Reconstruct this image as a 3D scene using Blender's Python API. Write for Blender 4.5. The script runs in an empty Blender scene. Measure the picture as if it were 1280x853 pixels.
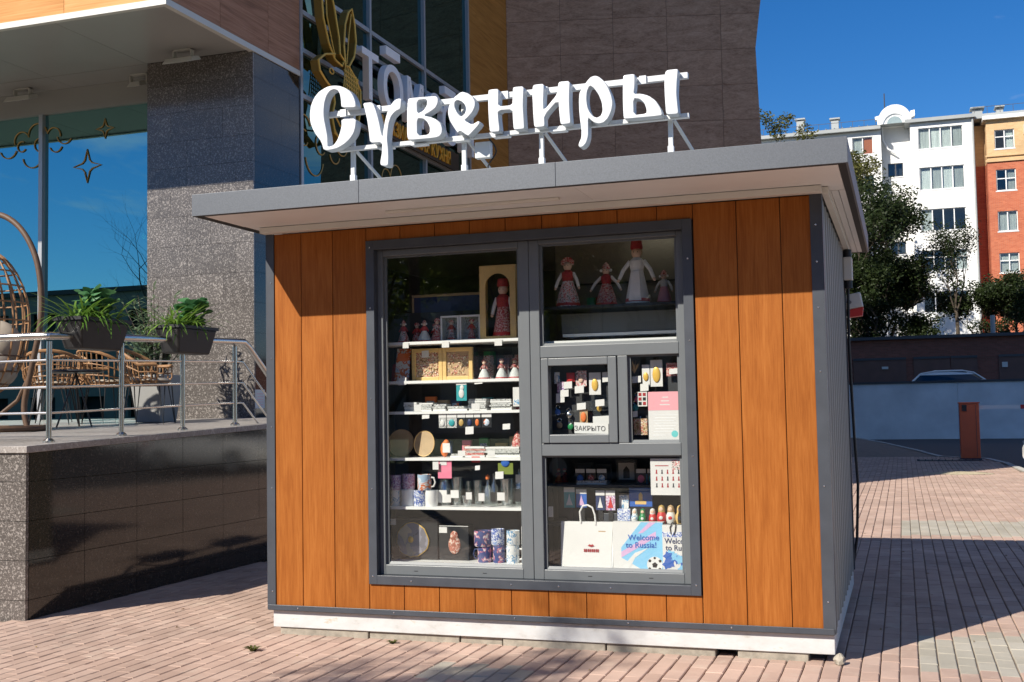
import bpy, bmesh, math, random
from math import sin, cos, radians, pi, tan
from mathutils import Vector, Matrix, noise as mnoise
random.seed(7)
SC = bpy.context.scene
COL = SC.collection

# ------------------------------------------------------------------ camera
cam_d = bpy.data.cameras.new('camera'); cam = bpy.data.objects.new('camera', cam_d); COL.objects.link(cam)
cam_d.sensor_width = 36.0; cam_d.lens = 36.0 * 1429.64 / 1280.0
cam_d.clip_start = 0.05; cam_d.clip_end = 2000
YAW, PIT, ROL = 0.3277, 0.0578, -0.0180
_f = Vector((-sin(YAW) * cos(PIT), cos(YAW) * cos(PIT), sin(PIT))); _r = Vector((cos(YAW), sin(YAW), 0)); _u = _r.cross(_f)
_r2 = _r * cos(ROL) + _u * sin(ROL); _u2 = -_r * sin(ROL) + _u * cos(ROL)
CAMP = Vector((3.965, -6.645, 1.45))
M = Matrix.Identity(4)
for i in range(3):
    M[i][0] = _r2[i]; M[i][1] = _u2[i]; M[i][2] = -_f[i]; M[i][3] = CAMP[i]
cam.matrix_world = M
SC.camera = cam
def project(p):
    d = Vector(p) - CAMP; z = d.dot(_f)
    return 640 + 1429.64 * d.dot(_r2) / z, 426.5 - 1429.64 * d.dot(_u2) / z, z

# ------------------------------------------------------------------ sky, sun, exposure
SUN_AZ, SUN_EL = 30.0, 38.0      # light travels towards azimuth 30 (from +Y to +X)
W = bpy.data.worlds.new('World'); SC.world = W; W.use_nodes = True
nt = W.node_tree; bg = nt.nodes['Background']
sky = nt.nodes.new('ShaderNodeTexSky'); sky.sky_type = 'NISHITA'; sky.sun_disc = False
sky.sun_elevation = radians(SUN_EL); sky.sun_rotation = radians(SUN_AZ + 180.0)
sky.altitude = 150; sky.air_density = 1.0; sky.dust_density = 0.0; sky.ozone_density = 4.0
# thin high clouds spread over the whole dome
tc = nt.nodes.new('ShaderNodeTexCoord'); mp = nt.nodes.new('ShaderNodeMapping'); mp.inputs['Scale'].default_value = (1.6, 1.6, 7.0); mp.inputs['Location'].default_value = (7.7, 2.9, 5.3)
cn = nt.nodes.new('ShaderNodeTexNoise'); cn.inputs['Scale'].default_value = 1.5; cn.inputs['Detail'].default_value = 7; cn.inputs['Roughness'].default_value = .58; cn.inputs['Distortion'].default_value = .5
cr = nt.nodes.new('ShaderNodeValToRGB'); cr.color_ramp.elements[0].position = .495; cr.color_ramp.elements[1].position = .64
cr.color_ramp.elements[1].color = (.75, .75, .75, 1)
mx = nt.nodes.new('ShaderNodeMix'); mx.data_type = 'RGBA'
mx.inputs[7].default_value = (8.5, 8.8, 9.4, 1)
nt.links.new(tc.outputs['Generated'], mp.inputs[0]); nt.links.new(mp.outputs[0], cn.inputs['Vector'])
nt.links.new(cn.outputs[0], cr.inputs[0]); nt.links.new(cr.outputs[0], mx.inputs[0])
hsv = nt.nodes.new('ShaderNodeHueSaturation'); hsv.inputs['Saturation'].default_value = 1.32; nt.links.new(sky.outputs[0], hsv.inputs['Color']); tin = nt.nodes.new('ShaderNodeMix'); tin.data_type = 'RGBA'; tin.blend_type = 'MULTIPLY'; tin.inputs[0].default_value = 1.0; tin.inputs[7].default_value = (.86, 1.02, 1.24, 1); nt.links.new(hsv.outputs[0], tin.inputs[6]); nt.links.new(tin.outputs[2], mx.inputs[6]); nt.links.new(mx.outputs[2], bg.inputs[0])
bg.inputs[1].default_value = 0.060
sd = bpy.data.lights.new('sun', 'SUN'); sd.energy = 5.0; sd.angle = radians(0.5); sd.color = (1.0, .93, .82)
sun = bpy.data.objects.new('sun', sd); COL.objects.link(sun)
SUNV = Vector((sin(radians(SUN_AZ)) * cos(radians(SUN_EL)), cos(radians(SUN_AZ)) * cos(radians(SUN_EL)), -sin(radians(SUN_EL))))
sun.rotation_euler = SUNV.to_track_quat('-Z', 'Y').to_euler(); sun.location = (-20, -30, 30)
vs = SC.view_settings; vs.view_transform = 'Standard'; vs.look = 'None'; vs.exposure = 0.56; vs.gamma = 1.0; vs.use_curve_mapping = False
SC.cycles.max_bounces = 8; SC.cycles.transparent_max_bounces = 16; SC.cycles.use_denoising = True
SC.cycles.caustics_reflective = False; SC.cycles.caustics_refractive = False

# ------------------------------------------------------------------ materials
MATS = {}
def _nodes(name):
    m = bpy.data.materials.new(name); m.use_nodes = True; t = m.node_tree
    return m, t, t.nodes['Principled BSDF']
def _n(t, typ, **kw):
    n = t.nodes.new(typ)
    for k, v in kw.items():
        if k in n.inputs: n.inputs[k].default_value = v
        else: setattr(n, k, v)
    return n
def _noise(t, scale, stretch=(1, 1, 1), detail=4, rough=.55, dist=0.0, rnd=True):
    tc = t.nodes.new('ShaderNodeTexCoord'); mp = _n(t, 'ShaderNodeMapping', Scale=stretch)
    if rnd:
        oi = t.nodes.new('ShaderNodeObjectInfo'); ml = _n(t, 'ShaderNodeMath', operation='MULTIPLY'); ml.inputs[1].default_value = 37.0
        t.links.new(oi.outputs['Random'], ml.inputs[0]); cx = t.nodes.new('ShaderNodeCombineXYZ')
        for k in range(3): t.links.new(ml.outputs[0], cx.inputs[k])
        t.links.new(cx.outputs[0], mp.inputs['Location'])
    t.links.new(tc.outputs['Object'], mp.inputs[0])
    n = _n(t, 'ShaderNodeTexNoise', Scale=scale, Detail=detail, Roughness=rough, Distortion=dist)
    t.links.new(mp.outputs[0], n.inputs['Vector']); return n
def _ramp(t, src, stops):
    r = t.nodes.new('ShaderNodeValToRGB'); e = r.color_ramp.elements
    while len(e) < len(stops): e.new(.5)
    for k, (p, c) in enumerate(stops): e[k].position = p; e[k].color = (*c, 1) if len(c) == 3 else c
    t.links.new(src, r.inputs[0]); return r
def _bump(t, b, src, strength, dist=.01):
    bp = _n(t, 'ShaderNodeBump', Strength=strength, Distance=dist); t.links.new(src, bp.inputs['Height']); t.links.new(bp.outputs[0], b.inputs['Normal'])
def mul(c, k): return tuple(min(1, v * k) for v in c)
def mat(name, c, rough=.5, metal=0.0, var=0.0, scale=6.0, stretch=(1, 1, 1), bump=0.0, bscale=None, spec=.5, coat=0.0, ovar=0.0, emit=None):
    if name in MATS: return MATS[name]
    m, t, b = _nodes(name); b.inputs['Roughness'].default_value = rough; b.inputs['Metallic'].default_value = metal
    b.inputs['Specular IOR Level'].default_value = spec; b.inputs['Coat Weight'].default_value = coat
    b.inputs['Base Color'].default_value = (*c, 1); out = None
    if var:
        n = _noise(t, scale, stretch); r = _ramp(t, n.outputs[0], [(.25, mul(c, 1 - var)), (.75, mul(c, 1 + var))]); out = r.outputs[0]
        if bump: _bump(t, b, n.outputs[0], bump)
    if ovar:
        oi = t.nodes.new('ShaderNodeObjectInfo'); hs = t.nodes.new('ShaderNodeHueSaturation')
        mr = _n(t, 'ShaderNodeMapRange'); mr.inputs[3].default_value = 1 - ovar; mr.inputs[4].default_value = 1 + ovar
        t.links.new(oi.outputs['Random'], mr.inputs[0]); t.links.new(mr.outputs[0], hs.inputs['Value'])
        if out: t.links.new(out, hs.inputs['Color'])
        else: hs.inputs['Color'].default_value = (*c, 1)
        out = hs.outputs[0]
    if out: t.links.new(out, b.inputs['Base Color'])
    if bscale:
        n2 = _noise(t, bscale); _bump(t, b, n2.outputs[0], bump or .2)
    if emit: b.inputs['Emission Color'].default_value = (*emit[0], 1); b.inputs['Emission Strength'].default_value = emit[1]
    MATS[name] = m; return m
def wood(name, dark, mid, light, axis=2, rough=.45, sc=1.0, ovar=.07, bump=.12, fib=.8):
    """laminate wood: long fibres along one axis plus broad figure"""
    m, t, b = _nodes(name); b.inputs['Roughness'].default_value = rough; b.inputs['Specular IOR Level'].default_value = .14
    st = [34 * sc] * 3; st[axis] = fib * sc
    n1 = _noise(t, 3.4, st, 6, .68, .35); st2 = [5.5 * sc] * 3; st2[axis] = .55 * sc
    n2 = _noise(t, 1.7, st2, 2, .45, 2.2)
    mxn = _n(t, 'ShaderNodeMix', data_type='FLOAT'); mxn.inputs[0].default_value = .38
    t.links.new(n1.outputs[0], mxn.inputs[2]); t.links.new(n2.outputs[0], mxn.inputs[3])
    r = _ramp(t, mxn.outputs[0], [(.34, dark), (.5, mid), (.66, light)])
    oi = t.nodes.new('ShaderNodeObjectInfo'); hs = t.nodes.new('ShaderNodeHueSaturation'); mr = _n(t, 'ShaderNodeMapRange'); mr.inputs[3].default_value = 1 - ovar; mr.inputs[4].default_value = 1 + ovar
    t.links.new(oi.outputs['Random'], mr.inputs[0]); t.links.new(mr.outputs[0], hs.inputs['Value']); t.links.new(r.outputs[0], hs.inputs['Color'])
    t.links.new(hs.outputs[0], b.inputs['Base Color']); _bump(t, b, mxn.outputs[0], bump, .004)
    MATS[name] = m; return m
def granite(name, dark, mid, fleck, rough=.12, scale=55, fl=.62):
    m, t, b = _nodes(name); b.inputs['Roughness'].default_value = rough
    n1 = _noise(t, scale, detail=3, rough=.7); n2 = _noise(t, scale * .42, detail=2, dist=.8); n3 = _noise(t, 1.3, detail=3)
    r1 = _ramp(t, n1.outputs[0], [(.36, dark), (.58, mid)]); r2 = _ramp(t, n2.outputs[0], [(fl - .05, (0, 0, 0)), (fl + .04, (1, 1, 1))])
    mx = _n(t, 'ShaderNodeMix', data_type='RGBA'); mx.inputs[7].default_value = (*fleck, 1)
    t.links.new(r2.outputs[0], mx.inputs[0]); t.links.new(r1.outputs[0], mx.inputs[6])
    hs = t.nodes.new('ShaderNodeHueSaturation'); mr = _n(t, 'ShaderNodeMapRange'); mr.inputs[1].default_value = .3; mr.inputs[2].default_value = .7; mr.inputs[3].default_value = .8; mr.inputs[4].default_value = 1.2
    oi = t.nodes.new('ShaderNodeObjectInfo'); av = _n(t, 'ShaderNodeMath', operation='MULTIPLY_ADD'); av.inputs[1].default_value = .35; t.links.new(oi.outputs['Random'], av.inputs[0]); t.links.new(n3.outputs[0], av.inputs[2]); mr.inputs[2].default_value = 1.0
    t.links.new(av.outputs[0], mr.inputs[0]); t.links.new(mr.outputs[0], hs.inputs['Value']); t.links.new(mx.outputs[2], hs.inputs['Color'])
    t.links.new(hs.outputs[0], b.inputs['Base Color']); MATS[name] = m; return m
def glass(name, tint=(1, 1, 1), gl=(1, 1, 1), base=.06, k=.8, rough=0.0):
    """flat window glass: clear (tinted) transmission plus fresnel mirror"""
    m = bpy.data.materials.new(name); m.use_nodes = True; t = m.node_tree
    for n in list(t.nodes): t.nodes.remove(n)
    o = t.nodes.new('ShaderNodeOutputMaterial'); tr = t.nodes.new('ShaderNodeBsdfTransparent'); tr.inputs[0].default_value = (*tint, 1)
    g = t.nodes.new('ShaderNodeBsdfGlossy'); g.inputs['Roughness'].default_value = rough; g.inputs['Color'].default_value = (*gl, 1)
    lw = t.nodes.new('ShaderNodeLayerWeight'); lw.inputs[0].default_value = .5       # facing is the same from both sides of the pane
    fr = _n(t, 'ShaderNodeMath', operation='POWER'); fr.inputs[1].default_value = 4.0; t.links.new(lw.outputs['Facing'], fr.inputs[0])
    ma = _n(t, 'ShaderNodeMath', operation='MULTIPLY_ADD'); ma.inputs[1].default_value = k; ma.inputs[2].default_value = base; ma.use_clamp = True
    mx = t.nodes.new('ShaderNodeMixShader'); t.links.new(fr.outputs[0], ma.inputs[0]); t.links.new(ma.outputs[0], mx.inputs[0])
    t.links.new(tr.outputs[0], mx.inputs[1]); t.links.new(g.outputs[0], mx.inputs[2]); t.links.new(mx.outputs[0], o.inputs[0])
    MATS[name] = m; return m
def brickmat(name, a, bcol, rough=.85):
    m, t, b = _nodes(name); b.inputs['Roughness'].default_value = rough; b.inputs['Specular IOR Level'].default_value = .25
    at = _n(t, 'ShaderNodeAttribute', attribute_name='rnd'); oi = t.nodes.new('ShaderNodeObjectInfo')
    ad = _n(t, 'ShaderNodeMath', operation='ADD'); t.links.new(at.outputs['Fac'], ad.inputs[0]); t.links.new(oi.outputs['Random'], ad.inputs[1])
    fr = _n(t, 'ShaderNodeMath', operation='FRACT'); t.links.new(ad.outputs[0], fr.inputs[0])
    geo = t.nodes.new('ShaderNodeNewGeometry')
    n = _n(t, 'ShaderNodeTexNoise', Scale=1.1, Detail=6, Roughness=.65); t.links.new(geo.outputs['Position'], n.inputs['Vector'])
    n2 = _n(t, 'ShaderNodeTexNoise', Scale=160, Detail=2); t.links.new(geo.outputs['Position'], n2.inputs['Vector'])
    r = _ramp(t, fr.outputs[0], [(0, a), (1, bcol)])
    hs = t.nodes.new('ShaderNodeHueSaturation'); mr = _n(t, 'ShaderNodeMapRange'); mr.inputs[1].default_value = .3; mr.inputs[2].default_value = .7; mr.inputs[3].default_value = .78; mr.inputs[4].default_value = 1.2
    t.links.new(n.outputs[0], mr.inputs[0]); t.links.new(mr.outputs[0], hs.inputs['Value']); t.links.new(r.outputs[0], hs.inputs['Color'])
    dust = _n(t, 'ShaderNodeMix', data_type='RGBA'); dust.inputs[7].default_value = (.56, .47, .38, 1)
    n3 = _n(t, 'ShaderNodeTexNoise', Scale=3.7, Detail=5, Roughness=.7); t.links.new(geo.outputs['Position'], n3.inputs['Vector'])
    r3 = _ramp(t, n3.outputs[0], [(.55, (0, 0, 0)), (.72, (.55, .55, .55))]); t.links.new(r3.outputs[0], dust.inputs[0]); t.links.new(hs.outputs[0], dust.inputs[6])
    t.links.new(dust.outputs[2], b.inputs['Base Color']); _bump(t, b, n2.outputs[0], .35, .003)
    MATS[name] = m; return m
def multi(name, stops, scale=30, rough=.6, stretch=(1, 1, 1)):
    """printed pattern of several colours"""
    m, t, b = _nodes(name); b.inputs['Roughness'].default_value = rough
    n = _noise(t, scale, stretch, 3, .6, .4); r = _ramp(t, n.outputs[0], stops); r.color_ramp.interpolation = 'CONSTANT'
    t.links.new(r.outputs[0], b.inputs['Base Color']); MATS[name] = m; return m

wood('siding_wood', (.225, .066, .012), (.293, .095, .0185), (.355, .126, .028), fib=1.5)
wood('clad_orange', (.40, .17, .05), (.55, .27, .095), (.64, .34, .14), axis=0, sc=.55, rough=.5)
wood('clad_red', (.22, .105, .055), (.38, .19, .11), (.48, .26, .16), axis=1, sc=.6, rough=.45)
wood('clad_ochre', (.28, .115, .022), (.42, .19, .042), (.52, .25, .065), axis=1, sc=.6, rough=.45)
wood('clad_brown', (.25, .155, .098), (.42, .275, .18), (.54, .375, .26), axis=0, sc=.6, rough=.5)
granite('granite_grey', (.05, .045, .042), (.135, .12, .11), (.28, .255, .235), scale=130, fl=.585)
granite('granite_shade', (.008, .007, .006), (.028, .023, .019), (.065, .056, .046), scale=140, fl=.62, rough=.07)  # same granite, shade put into the colour for faces turned from the sun
glass('shop_glass', (.975, .985, .98), (.95, .97, .96), base=.055, k=.9)
glass('mirror_glass', (.03, .12, .11), (.36, .72, .72), base=.55, k=.6); glass('side_glass', (.03, .08, .055), (.30, .55, .52), base=.34, k=.6)
glass('apt_glass', (.80, .84, .84), (.8, .88, .95), base=.05, k=.6)
glass('clear_plastic', (.93, .95, .96), (1, 1, 1), base=.05, k=.9)
glass('car_glass', (.1, .12, .13), (.9, .95, 1), base=.055, k=.9)
glass('tableware_glass', (.90, .94, .93), (1, 1, 1), base=.26, k=1.2, rough=.16)
brickmat('brick_pink', (.405, .285, .228), (.485, .352, .285)); brickmat('brick_grey', (.355, .325, .265), (.41, .38, .32))
mat('anthracite', (.050, .057, .070), .42, var=.16, scale=7); mat('fascia_metal', (.112, .122, .138), .48, metal=.5, var=.14, scale=150, bump=.05)
mat('pvc_grey', (.118, .130, .138), .4, var=.04, scale=10); mat('black_gap', (.008, .008, .009), .7)
mat('soffit', (.70, .72, .73), .5, var=.05, scale=2); mat('cream_batten', (.66, .66, .62), .5, var=.06, scale=4)
mat('stone', (.30, .27, .22), .9, var=.3, scale=18, bump=.6)
mat('sheet_grey', (.27, .268, .245), .5, var=.03, scale=3); mat('screw', (.7, .72, .74), .25, metal=1)
mat('sign_white', (.70, .72, .74), .4); mat('sign_steel', (.62, .64, .65), .4); mat('sign_side_shade', (.46, .50, .54), .4)  # letter sides of the white sign greyed, their shading put into the colour
mat('interior_dark', (.030, .031, .034), .6, var=.2, scale=3); mat('interior_wall', (.16, .145, .11), .7, var=.15, scale=2); mat('shelf_white', (.78, .78, .76), .4)
mat('paper', (.68, .67, .65), .7, var=.03, scale=8); mat('ink', (.05, .05, .055), .6)
mat('red', (.55, .03, .03), .5); mat('red_cloth', (.36, .03, .035), .8, var=.3, scale=60); mat('white_cloth', (.72, .71, .68), .8, var=.1, scale=50); mat('skin_cloth', (.72, .50, .37), .8)
mat('yellow_wood', (.70, .47, .18), .5, var=.1, scale=10, stretch=(1, 1, 6)); mat('tan', (.44, .30, .16), .6, var=.1, scale=20)
mat('blue', (.03, .12, .45), .45); mat('navy', (.015, .03, .10), .5, var=.3, scale=6); mat('sky_blue', (.22, .52, .75), .5); mat('green', (.02, .22, .07), .35); mat('pink', (.75, .20, .30), .6); mat('pale_pink', (.78, .36, .40), .7); mat('orange', (.75, .18, .04), .6); mat('teal', (.03, .32, .34), .5); mat('lilac', (.62, .40, .62), .6)
mat('black', (.012, .012, .013), .5); mat('dark_box', (.022, .023, .025), .35); mat('steel', (.58, .57, .55), .22, metal=1); mat('gold', (.80, .50, .10), .38, metal=.25); mat('gold_paint', (.50, .33, .10), .5)
mat('rattan', (.30, .155, .065), .6, var=.3, scale=40); mat('rattan_dark', (.10, .055, .03), .6, var=.2, scale=30); mat('cushion', (.34, .29, .23), .9, var=.12, scale=14); mat('black_plastic', (.016, .016, .017), .5, var=.2, scale=15); mat('pot_grey', (.28, .28, .27), .7)
mat('ceiling_grey', (.33, .33, .32), .35, var=.05, scale=1.5); mat('metal_white', (.62, .62, .58), .4); mat('alu', (.45, .46, .47), .35, metal=.4)
mat('asphalt', (.052, .053, .056), .9, var=.25, scale=14, bump=.3); mat('ground_soil', (.16, .14, .11), .95, var=.25, scale=1.2); mat('joint_sand', (.20, .155, .12), .95, var=.3, scale=9); mat('kerb_stone', (.42, .41, .38), .85, var=.12, scale=7, ovar=.1)
mat('wall_grey', (.82, .83, .83), .85, var=.16, scale=.9, bump=.15); mat('orange_paint', (.78, .13, .04), .45, var=.08, scale=3); mat('white_paint', (.80, .80, .78), .3, coat=.4); mat('tyre', (.02, .02, .02), .8)
mat('apt_white', (.80, .80, .78), .8, var=.08, scale=.9, stretch=(2, 1, .35)); mat('apt_trim', (.70, .71, .72), .7); mat('window_white', (.78, .78, .77), .5); mat('curtain', (.82, .81, .78), .9, var=.2, scale=3, stretch=(6, 1, .2), ovar=.25); mat('roof_metal', (.34, .36, .36), .5, var=.1, scale=1); mat('dark_metal', (.06, .06, .065), .5)
mat('apt_inside', (.05, .05, .05), .9)
mat('bark', (.075, .058, .042), .95, var=.4, scale=7, stretch=(1, 1, .25), bump=.6)
def brickwall(name, c1, c2, mortar, sx=4.0):
    m, t, b = _nodes(name); b.inputs['Roughness'].default_value = .9
    tc = t.nodes.new('ShaderNodeTexCoord'); sp = t.nodes.new('ShaderNodeSeparateXYZ'); cb = t.nodes.new('ShaderNodeCombineXYZ')
    t.links.new(tc.outputs['Object'], sp.inputs[0]); t.links.new(sp.outputs[0], cb.inputs[0]); t.links.new(sp.outputs[2], cb.inputs[1])
    br = t.nodes.new('ShaderNodeTexBrick'); br.inputs['Scale'].default_value = sx; br.inputs['Color1'].default_value = (*c1, 1); br.inputs['Color2'].default_value = (*c2, 1); br.inputs['Mortar'].default_value = (*mortar, 1); br.inputs['Mortar Size'].default_value = .02
    br.inputs['Brick Width'].default_value = 1.0; br.inputs['Row Height'].default_value = .3
    t.links.new(cb.outputs[0], br.inputs['Vector']); n = _noise(t, .6, rnd=False); hs = t.nodes.new('ShaderNodeHueSaturation'); mr = _n(t, 'ShaderNodeMapRange'); mr.inputs[3].default_value = .75; mr.inputs[4].default_value = 1.25
    t.links.new(n.outputs[0], mr.inputs[0]); t.links.new(mr.outputs[0], hs.inputs['Value']); t.links.new(br.outputs[0], hs.inputs['Color']); t.links.new(hs.outputs[0], b.inputs['Base Color']); MATS[name] = m
m_, t_, b_ = _nodes('plinth_white'); b_.inputs['Roughness'].default_value = .65
n_ = _noise(t_, 5.5, (1, 1, 2.2), 7, .68); r_ = _ramp(t_, n_.outputs[0], [(.30, (.38, .37, .34)), (.42, (.50, .50, .49)), (.60, (.55, .56, .56)), (.68, (.47, .42, .34)), (.76, (.33, .25, .17))]); t_.links.new(r_.outputs[0], b_.inputs['Base Color']); MATS['plinth_white'] = m_
brickwall('brick_red', (.42, .10, .045), (.52, .15, .07), (.40, .24, .17)); brickwall('brick_sand', (.56, .36, .17), (.64, .43, .22), (.5, .4, .3)); brickwall('brick_garage', (.20, .075, .05), (.27, .10, .07), (.2, .13, .1))
mat('garage_door', (.15, .075, .055), .6, var=.15, scale=2)
def leafmat(name, a, b_, hue=.0):
    m, t, b = _nodes(name); b.inputs['Roughness'].default_value = .5; b.inputs['Specular IOR Level'].default_value = .3
    n = _noise(t, 2.5, detail=3); r = _ramp(t, n.outputs[0], [(.3, a), (.7, b_)]); t.links.new(r.outputs[0], b.inputs['Base Color'])
    b.inputs['Subsurface Weight'].default_value = 0
    tl = t.nodes.new('ShaderNodeBsdfTranslucent'); t.links.new(r.outputs[0], tl.inputs[0]); mxs = t.nodes.new('ShaderNodeMixShader'); mxs.inputs[0].default_value = .3
    o = t.nodes['Material Output']; t.links.new(b.outputs[0], mxs.inputs[1]); t.links.new(tl.outputs[0], mxs.inputs[2]); t.links.new(mxs.outputs[0], o.inputs[0]); MATS[name] = m
leafmat('leaf_dark', (.016, .028, .009), (.042, .062, .017)); leafmat('leaf_autumn', (.07, .085, .02), (.15, .14, .035)); leafmat('leaf_bright', (.07, .17, .02), (.20, .34, .06)); leafmat('leaf_olive', (.14, .21, .12), (.30, .40, .25)); leafmat('leaf_blue', (.04, .14, .05), (.12, .29, .12)); leafmat('leaf_yellow', (.22, .28, .05), (.35, .42, .10))

# ------------------------------------------------------------------ mesh helpers
class MB:
    def __init__(s): s.v = []; s.f = []
    def box(s, x0, x1, y0, y1, z0, z1):
        n = len(s.v); s.v += [(x0, y0, z0), (x1, y0, z0), (x1, y1, z0), (x0, y1, z0), (x0, y0, z1), (x1, y0, z1), (x1, y1, z1), (x0, y1, z1)]
        s.f += [tuple(n + i for i in q) for q in ((0, 3, 2, 1), (4, 5, 6, 7), (0, 1, 5, 4), (1, 2, 6, 5), (2, 3, 7, 6), (3, 0, 4, 7))]; return s
    def hexa(s, p):
        n = len(s.v); s.v += [tuple(q) for q in p]
        s.f += [tuple(n + i for i in q) for q in ((0, 3, 2, 1), (4, 5, 6, 7), (0, 1, 5, 4), (1, 2, 6, 5), (2, 3, 7, 6), (3, 0, 4, 7))]; return s
    def poly(s, pts): n = len(s.v); s.v += [tuple(p) for p in pts]; s.f.append(tuple(range(n, n + len(pts)))); return s
    def tube(s, path, r, k=8, closed=False, cap=True):
        P = [Vector(p) for p in path]; m = len(P); n0 = len(s.v); up = None
        for i in range(m):
            a = P[i - 1] if (i or closed) else P[i]; b = P[(i + 1) % m] if (i < m - 1 or closed) else P[i]
            t = (b - a).normalized()
            if up is None: up = t.orthogonal().normalized()
            up = (up - t * up.dot(t)); up = up.normalized() if up.length > 1e-6 else t.orthogonal().normalized()
            w = t.cross(up); rr = r[i] if isinstance(r, (list, tuple)) else r
            for j in range(k): a_ = 2 * pi * j / k; s.v.append(tuple(P[i] + up * (cos(a_) * rr) + w * (sin(a_) * rr)))
        for i in range(m if closed else m - 1):
            for j in range(k):
                a0 = n0 + i * k; b0 = n0 + ((i + 1) % m) * k
                s.f.append((a0 + j, a0 + (j + 1) % k, b0 + (j + 1) % k, b0 + j))
        if cap and not closed:
            s.f.append(tuple(n0 + j for j in range(k - 1, -1, -1))); s.f.append(tuple(n0 + (m - 1) * k + j for j in range(k)))
        return s
    def lathe(s, prof, k=20, c=(0, 0, 0)):
        n0 = len(s.v)
        for (r, z) in prof:
            for j in range(k): a = 2 * pi * j / k; s.v.append((c[0] + r * cos(a), c[1] + r * sin(a), c[2] + z))
        for i in range(len(prof) - 1):
            for j in range(k): a0 = n0 + i * k; b0 = a0 + k; s.f.append((a0 + j, a0 + (j + 1) % k, b0 + (j + 1) % k, b0 + j))
        if prof[0][0] > 1e-5: s.f.append(tuple(n0 + j for j in range(k - 1, -1, -1)))
        if prof[-1][0] > 1e-5: s.f.append(tuple(n0 + (len(prof) - 1) * k + j for j in range(k)))
        return s
    def ball(s, c, rx, ry=None, rz=None, k=12, m=8):
        ry = ry or rx; rz = rz or rx; n0 = len(s.v)
        for i in range(m + 1):
            th = pi * i / m
            for j in range(k): a = 2 * pi * j / k; s.v.append((c[0] + rx * sin(th) * cos(a), c[1] + ry * sin(th) * sin(a), c[2] - rz * cos(th)))
        for i in range(m):
            for j in range(k): a0 = n0 + i * k; b0 = a0 + k; s.f.append((a0 + j, a0 + (j + 1) % k, b0 + (j + 1) % k, b0 + j))
        return s
    def prism(s, pts, ax, a, b):
        """extrude a polygon (2D points of the two other axes) along axis ax from a to b"""
        n = len(s.v); k = len(pts)
        def P(q, w): l = list(q); l.insert(ax, w); return tuple(l)
        s.v += [P(q, a) for q in pts] + [P(q, b) for q in pts]
        s.f.append(tuple(range(n, n + k))); s.f.append(tuple(range(n + 2 * k - 1, n + k - 1, -1)))
        for i in range(k): j = (i + 1) % k; s.f.append((n + i, n + k + i, n + k + j, n + j))
        return s
    def mesh(s, name, m, smooth=False, off=(0, 0, 0)):
        me = bpy.data.meshes.new(name); o = off
        me.from_pydata([(v[0] - o[0], v[1] - o[1], v[2] - o[2]) for v in s.v], [], s.f)
        bm = bmesh.new(); bm.from_mesh(me); bmesh.ops.recalc_face_normals(bm, faces=bm.faces); bm.to_mesh(me); bm.free()
        me.materials.append(MATS[m] if isinstance(m, str) else m)
        if smooth:
            for p in me.polygons: p.use_smooth = True
            try: me.set_sharp_from_angle(angle=radians(38))
            except Exception: pass
        return me
def worldloc(o):
    v = Vector((0, 0, 0))
    while o: v += o.location; o = o.parent
    return v
def put(name, mesh, parent=None, loc=(0, 0, 0), rot=(0, 0, 0)):
    o = bpy.data.objects.new(name, mesh); COL.objects.link(o); o.parent = parent; o.location = loc; o.rotation_euler = rot; return o
def part(name, mb, m, parent, smooth=False, bevel=0.0, label=None, local=False):
    """mesh given in world coordinates (or the thing's own with local=True), child of parent"""
    o = put(name, mb.mesh(name, m, smooth, (0, 0, 0) if local else worldloc(parent)), parent)
    if bevel:
        b = o.modifiers.new('bevel', 'BEVEL'); b.width = bevel; b.segments = 2; b.limit_method = 'ANGLE'
    if label: o['label'] = label
    return o
def thing(name, label, cat, loc=(0, 0, 0), rz=0.0, group=None):
    o = bpy.data.objects.new(name, None); COL.objects.link(o); o.location = loc; o.rotation_euler = (0, 0, rz); o.empty_display_size = .1
    o['label'] = label; o['category'] = cat
    if group: o['group'] = group
    return o
def solo(name, label, cat, mb, m, loc, group=None, smooth=False, bevel=0.0, local=False, rz=0.0):
    o = put(name, mb.mesh(name, m, smooth, (0, 0, 0) if local else loc), None, loc, (0, 0, rz)); o['label'] = label; o['category'] = cat
    if group: o['group'] = group
    if bevel: b = o.modifiers.new('bevel', 'BEVEL'); b.width = bevel; b.segments = 2; b.limit_method = 'ANGLE'
    return o
def struct(name, mb, m, smooth=False):
    o = put(name, mb.mesh(name, m, smooth)); o['kind'] = 'structure'; return o
def copy_thing(src, loc, rz=0.0, label=None, group=None, scale=None):
    r = src.copy(); COL.objects.link(r); r.location = loc; r.rotation_euler = (0, 0, rz)
    if scale: r.scale = scale
    if label: r['label'] = label
    if group: r['group'] = group
    for ch in src.children:
        c = ch.copy(); COL.objects.link(c); c.parent = r
        for g in ch.children:
            d = g.copy(); COL.objects.link(d); d.parent = c
    return r
def curve_mesh(name, splines, extrude, m, bevel=0.0, m2=None):
    """filled flat outline (XY) with holes, extruded in Z to both sides"""
    cu = bpy.data.curves.new(name, 'CURVE'); cu.dimensions = '2D'; cu.fill_mode = 'BOTH'; cu.extrude = extrude; cu.bevel_depth = bevel; cu.bevel_resolution = 1; cu.offset = -bevel * 1.3
    for pts in splines:
        sp = cu.splines.new('POLY'); sp.points.add(len(pts) - 1); sp.use_cyclic_u = True
        for i, p in enumerate(pts): sp.points[i].co = (p[0], p[1], 0, 1)
    return _conv(cu, name, m, m2)
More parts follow.
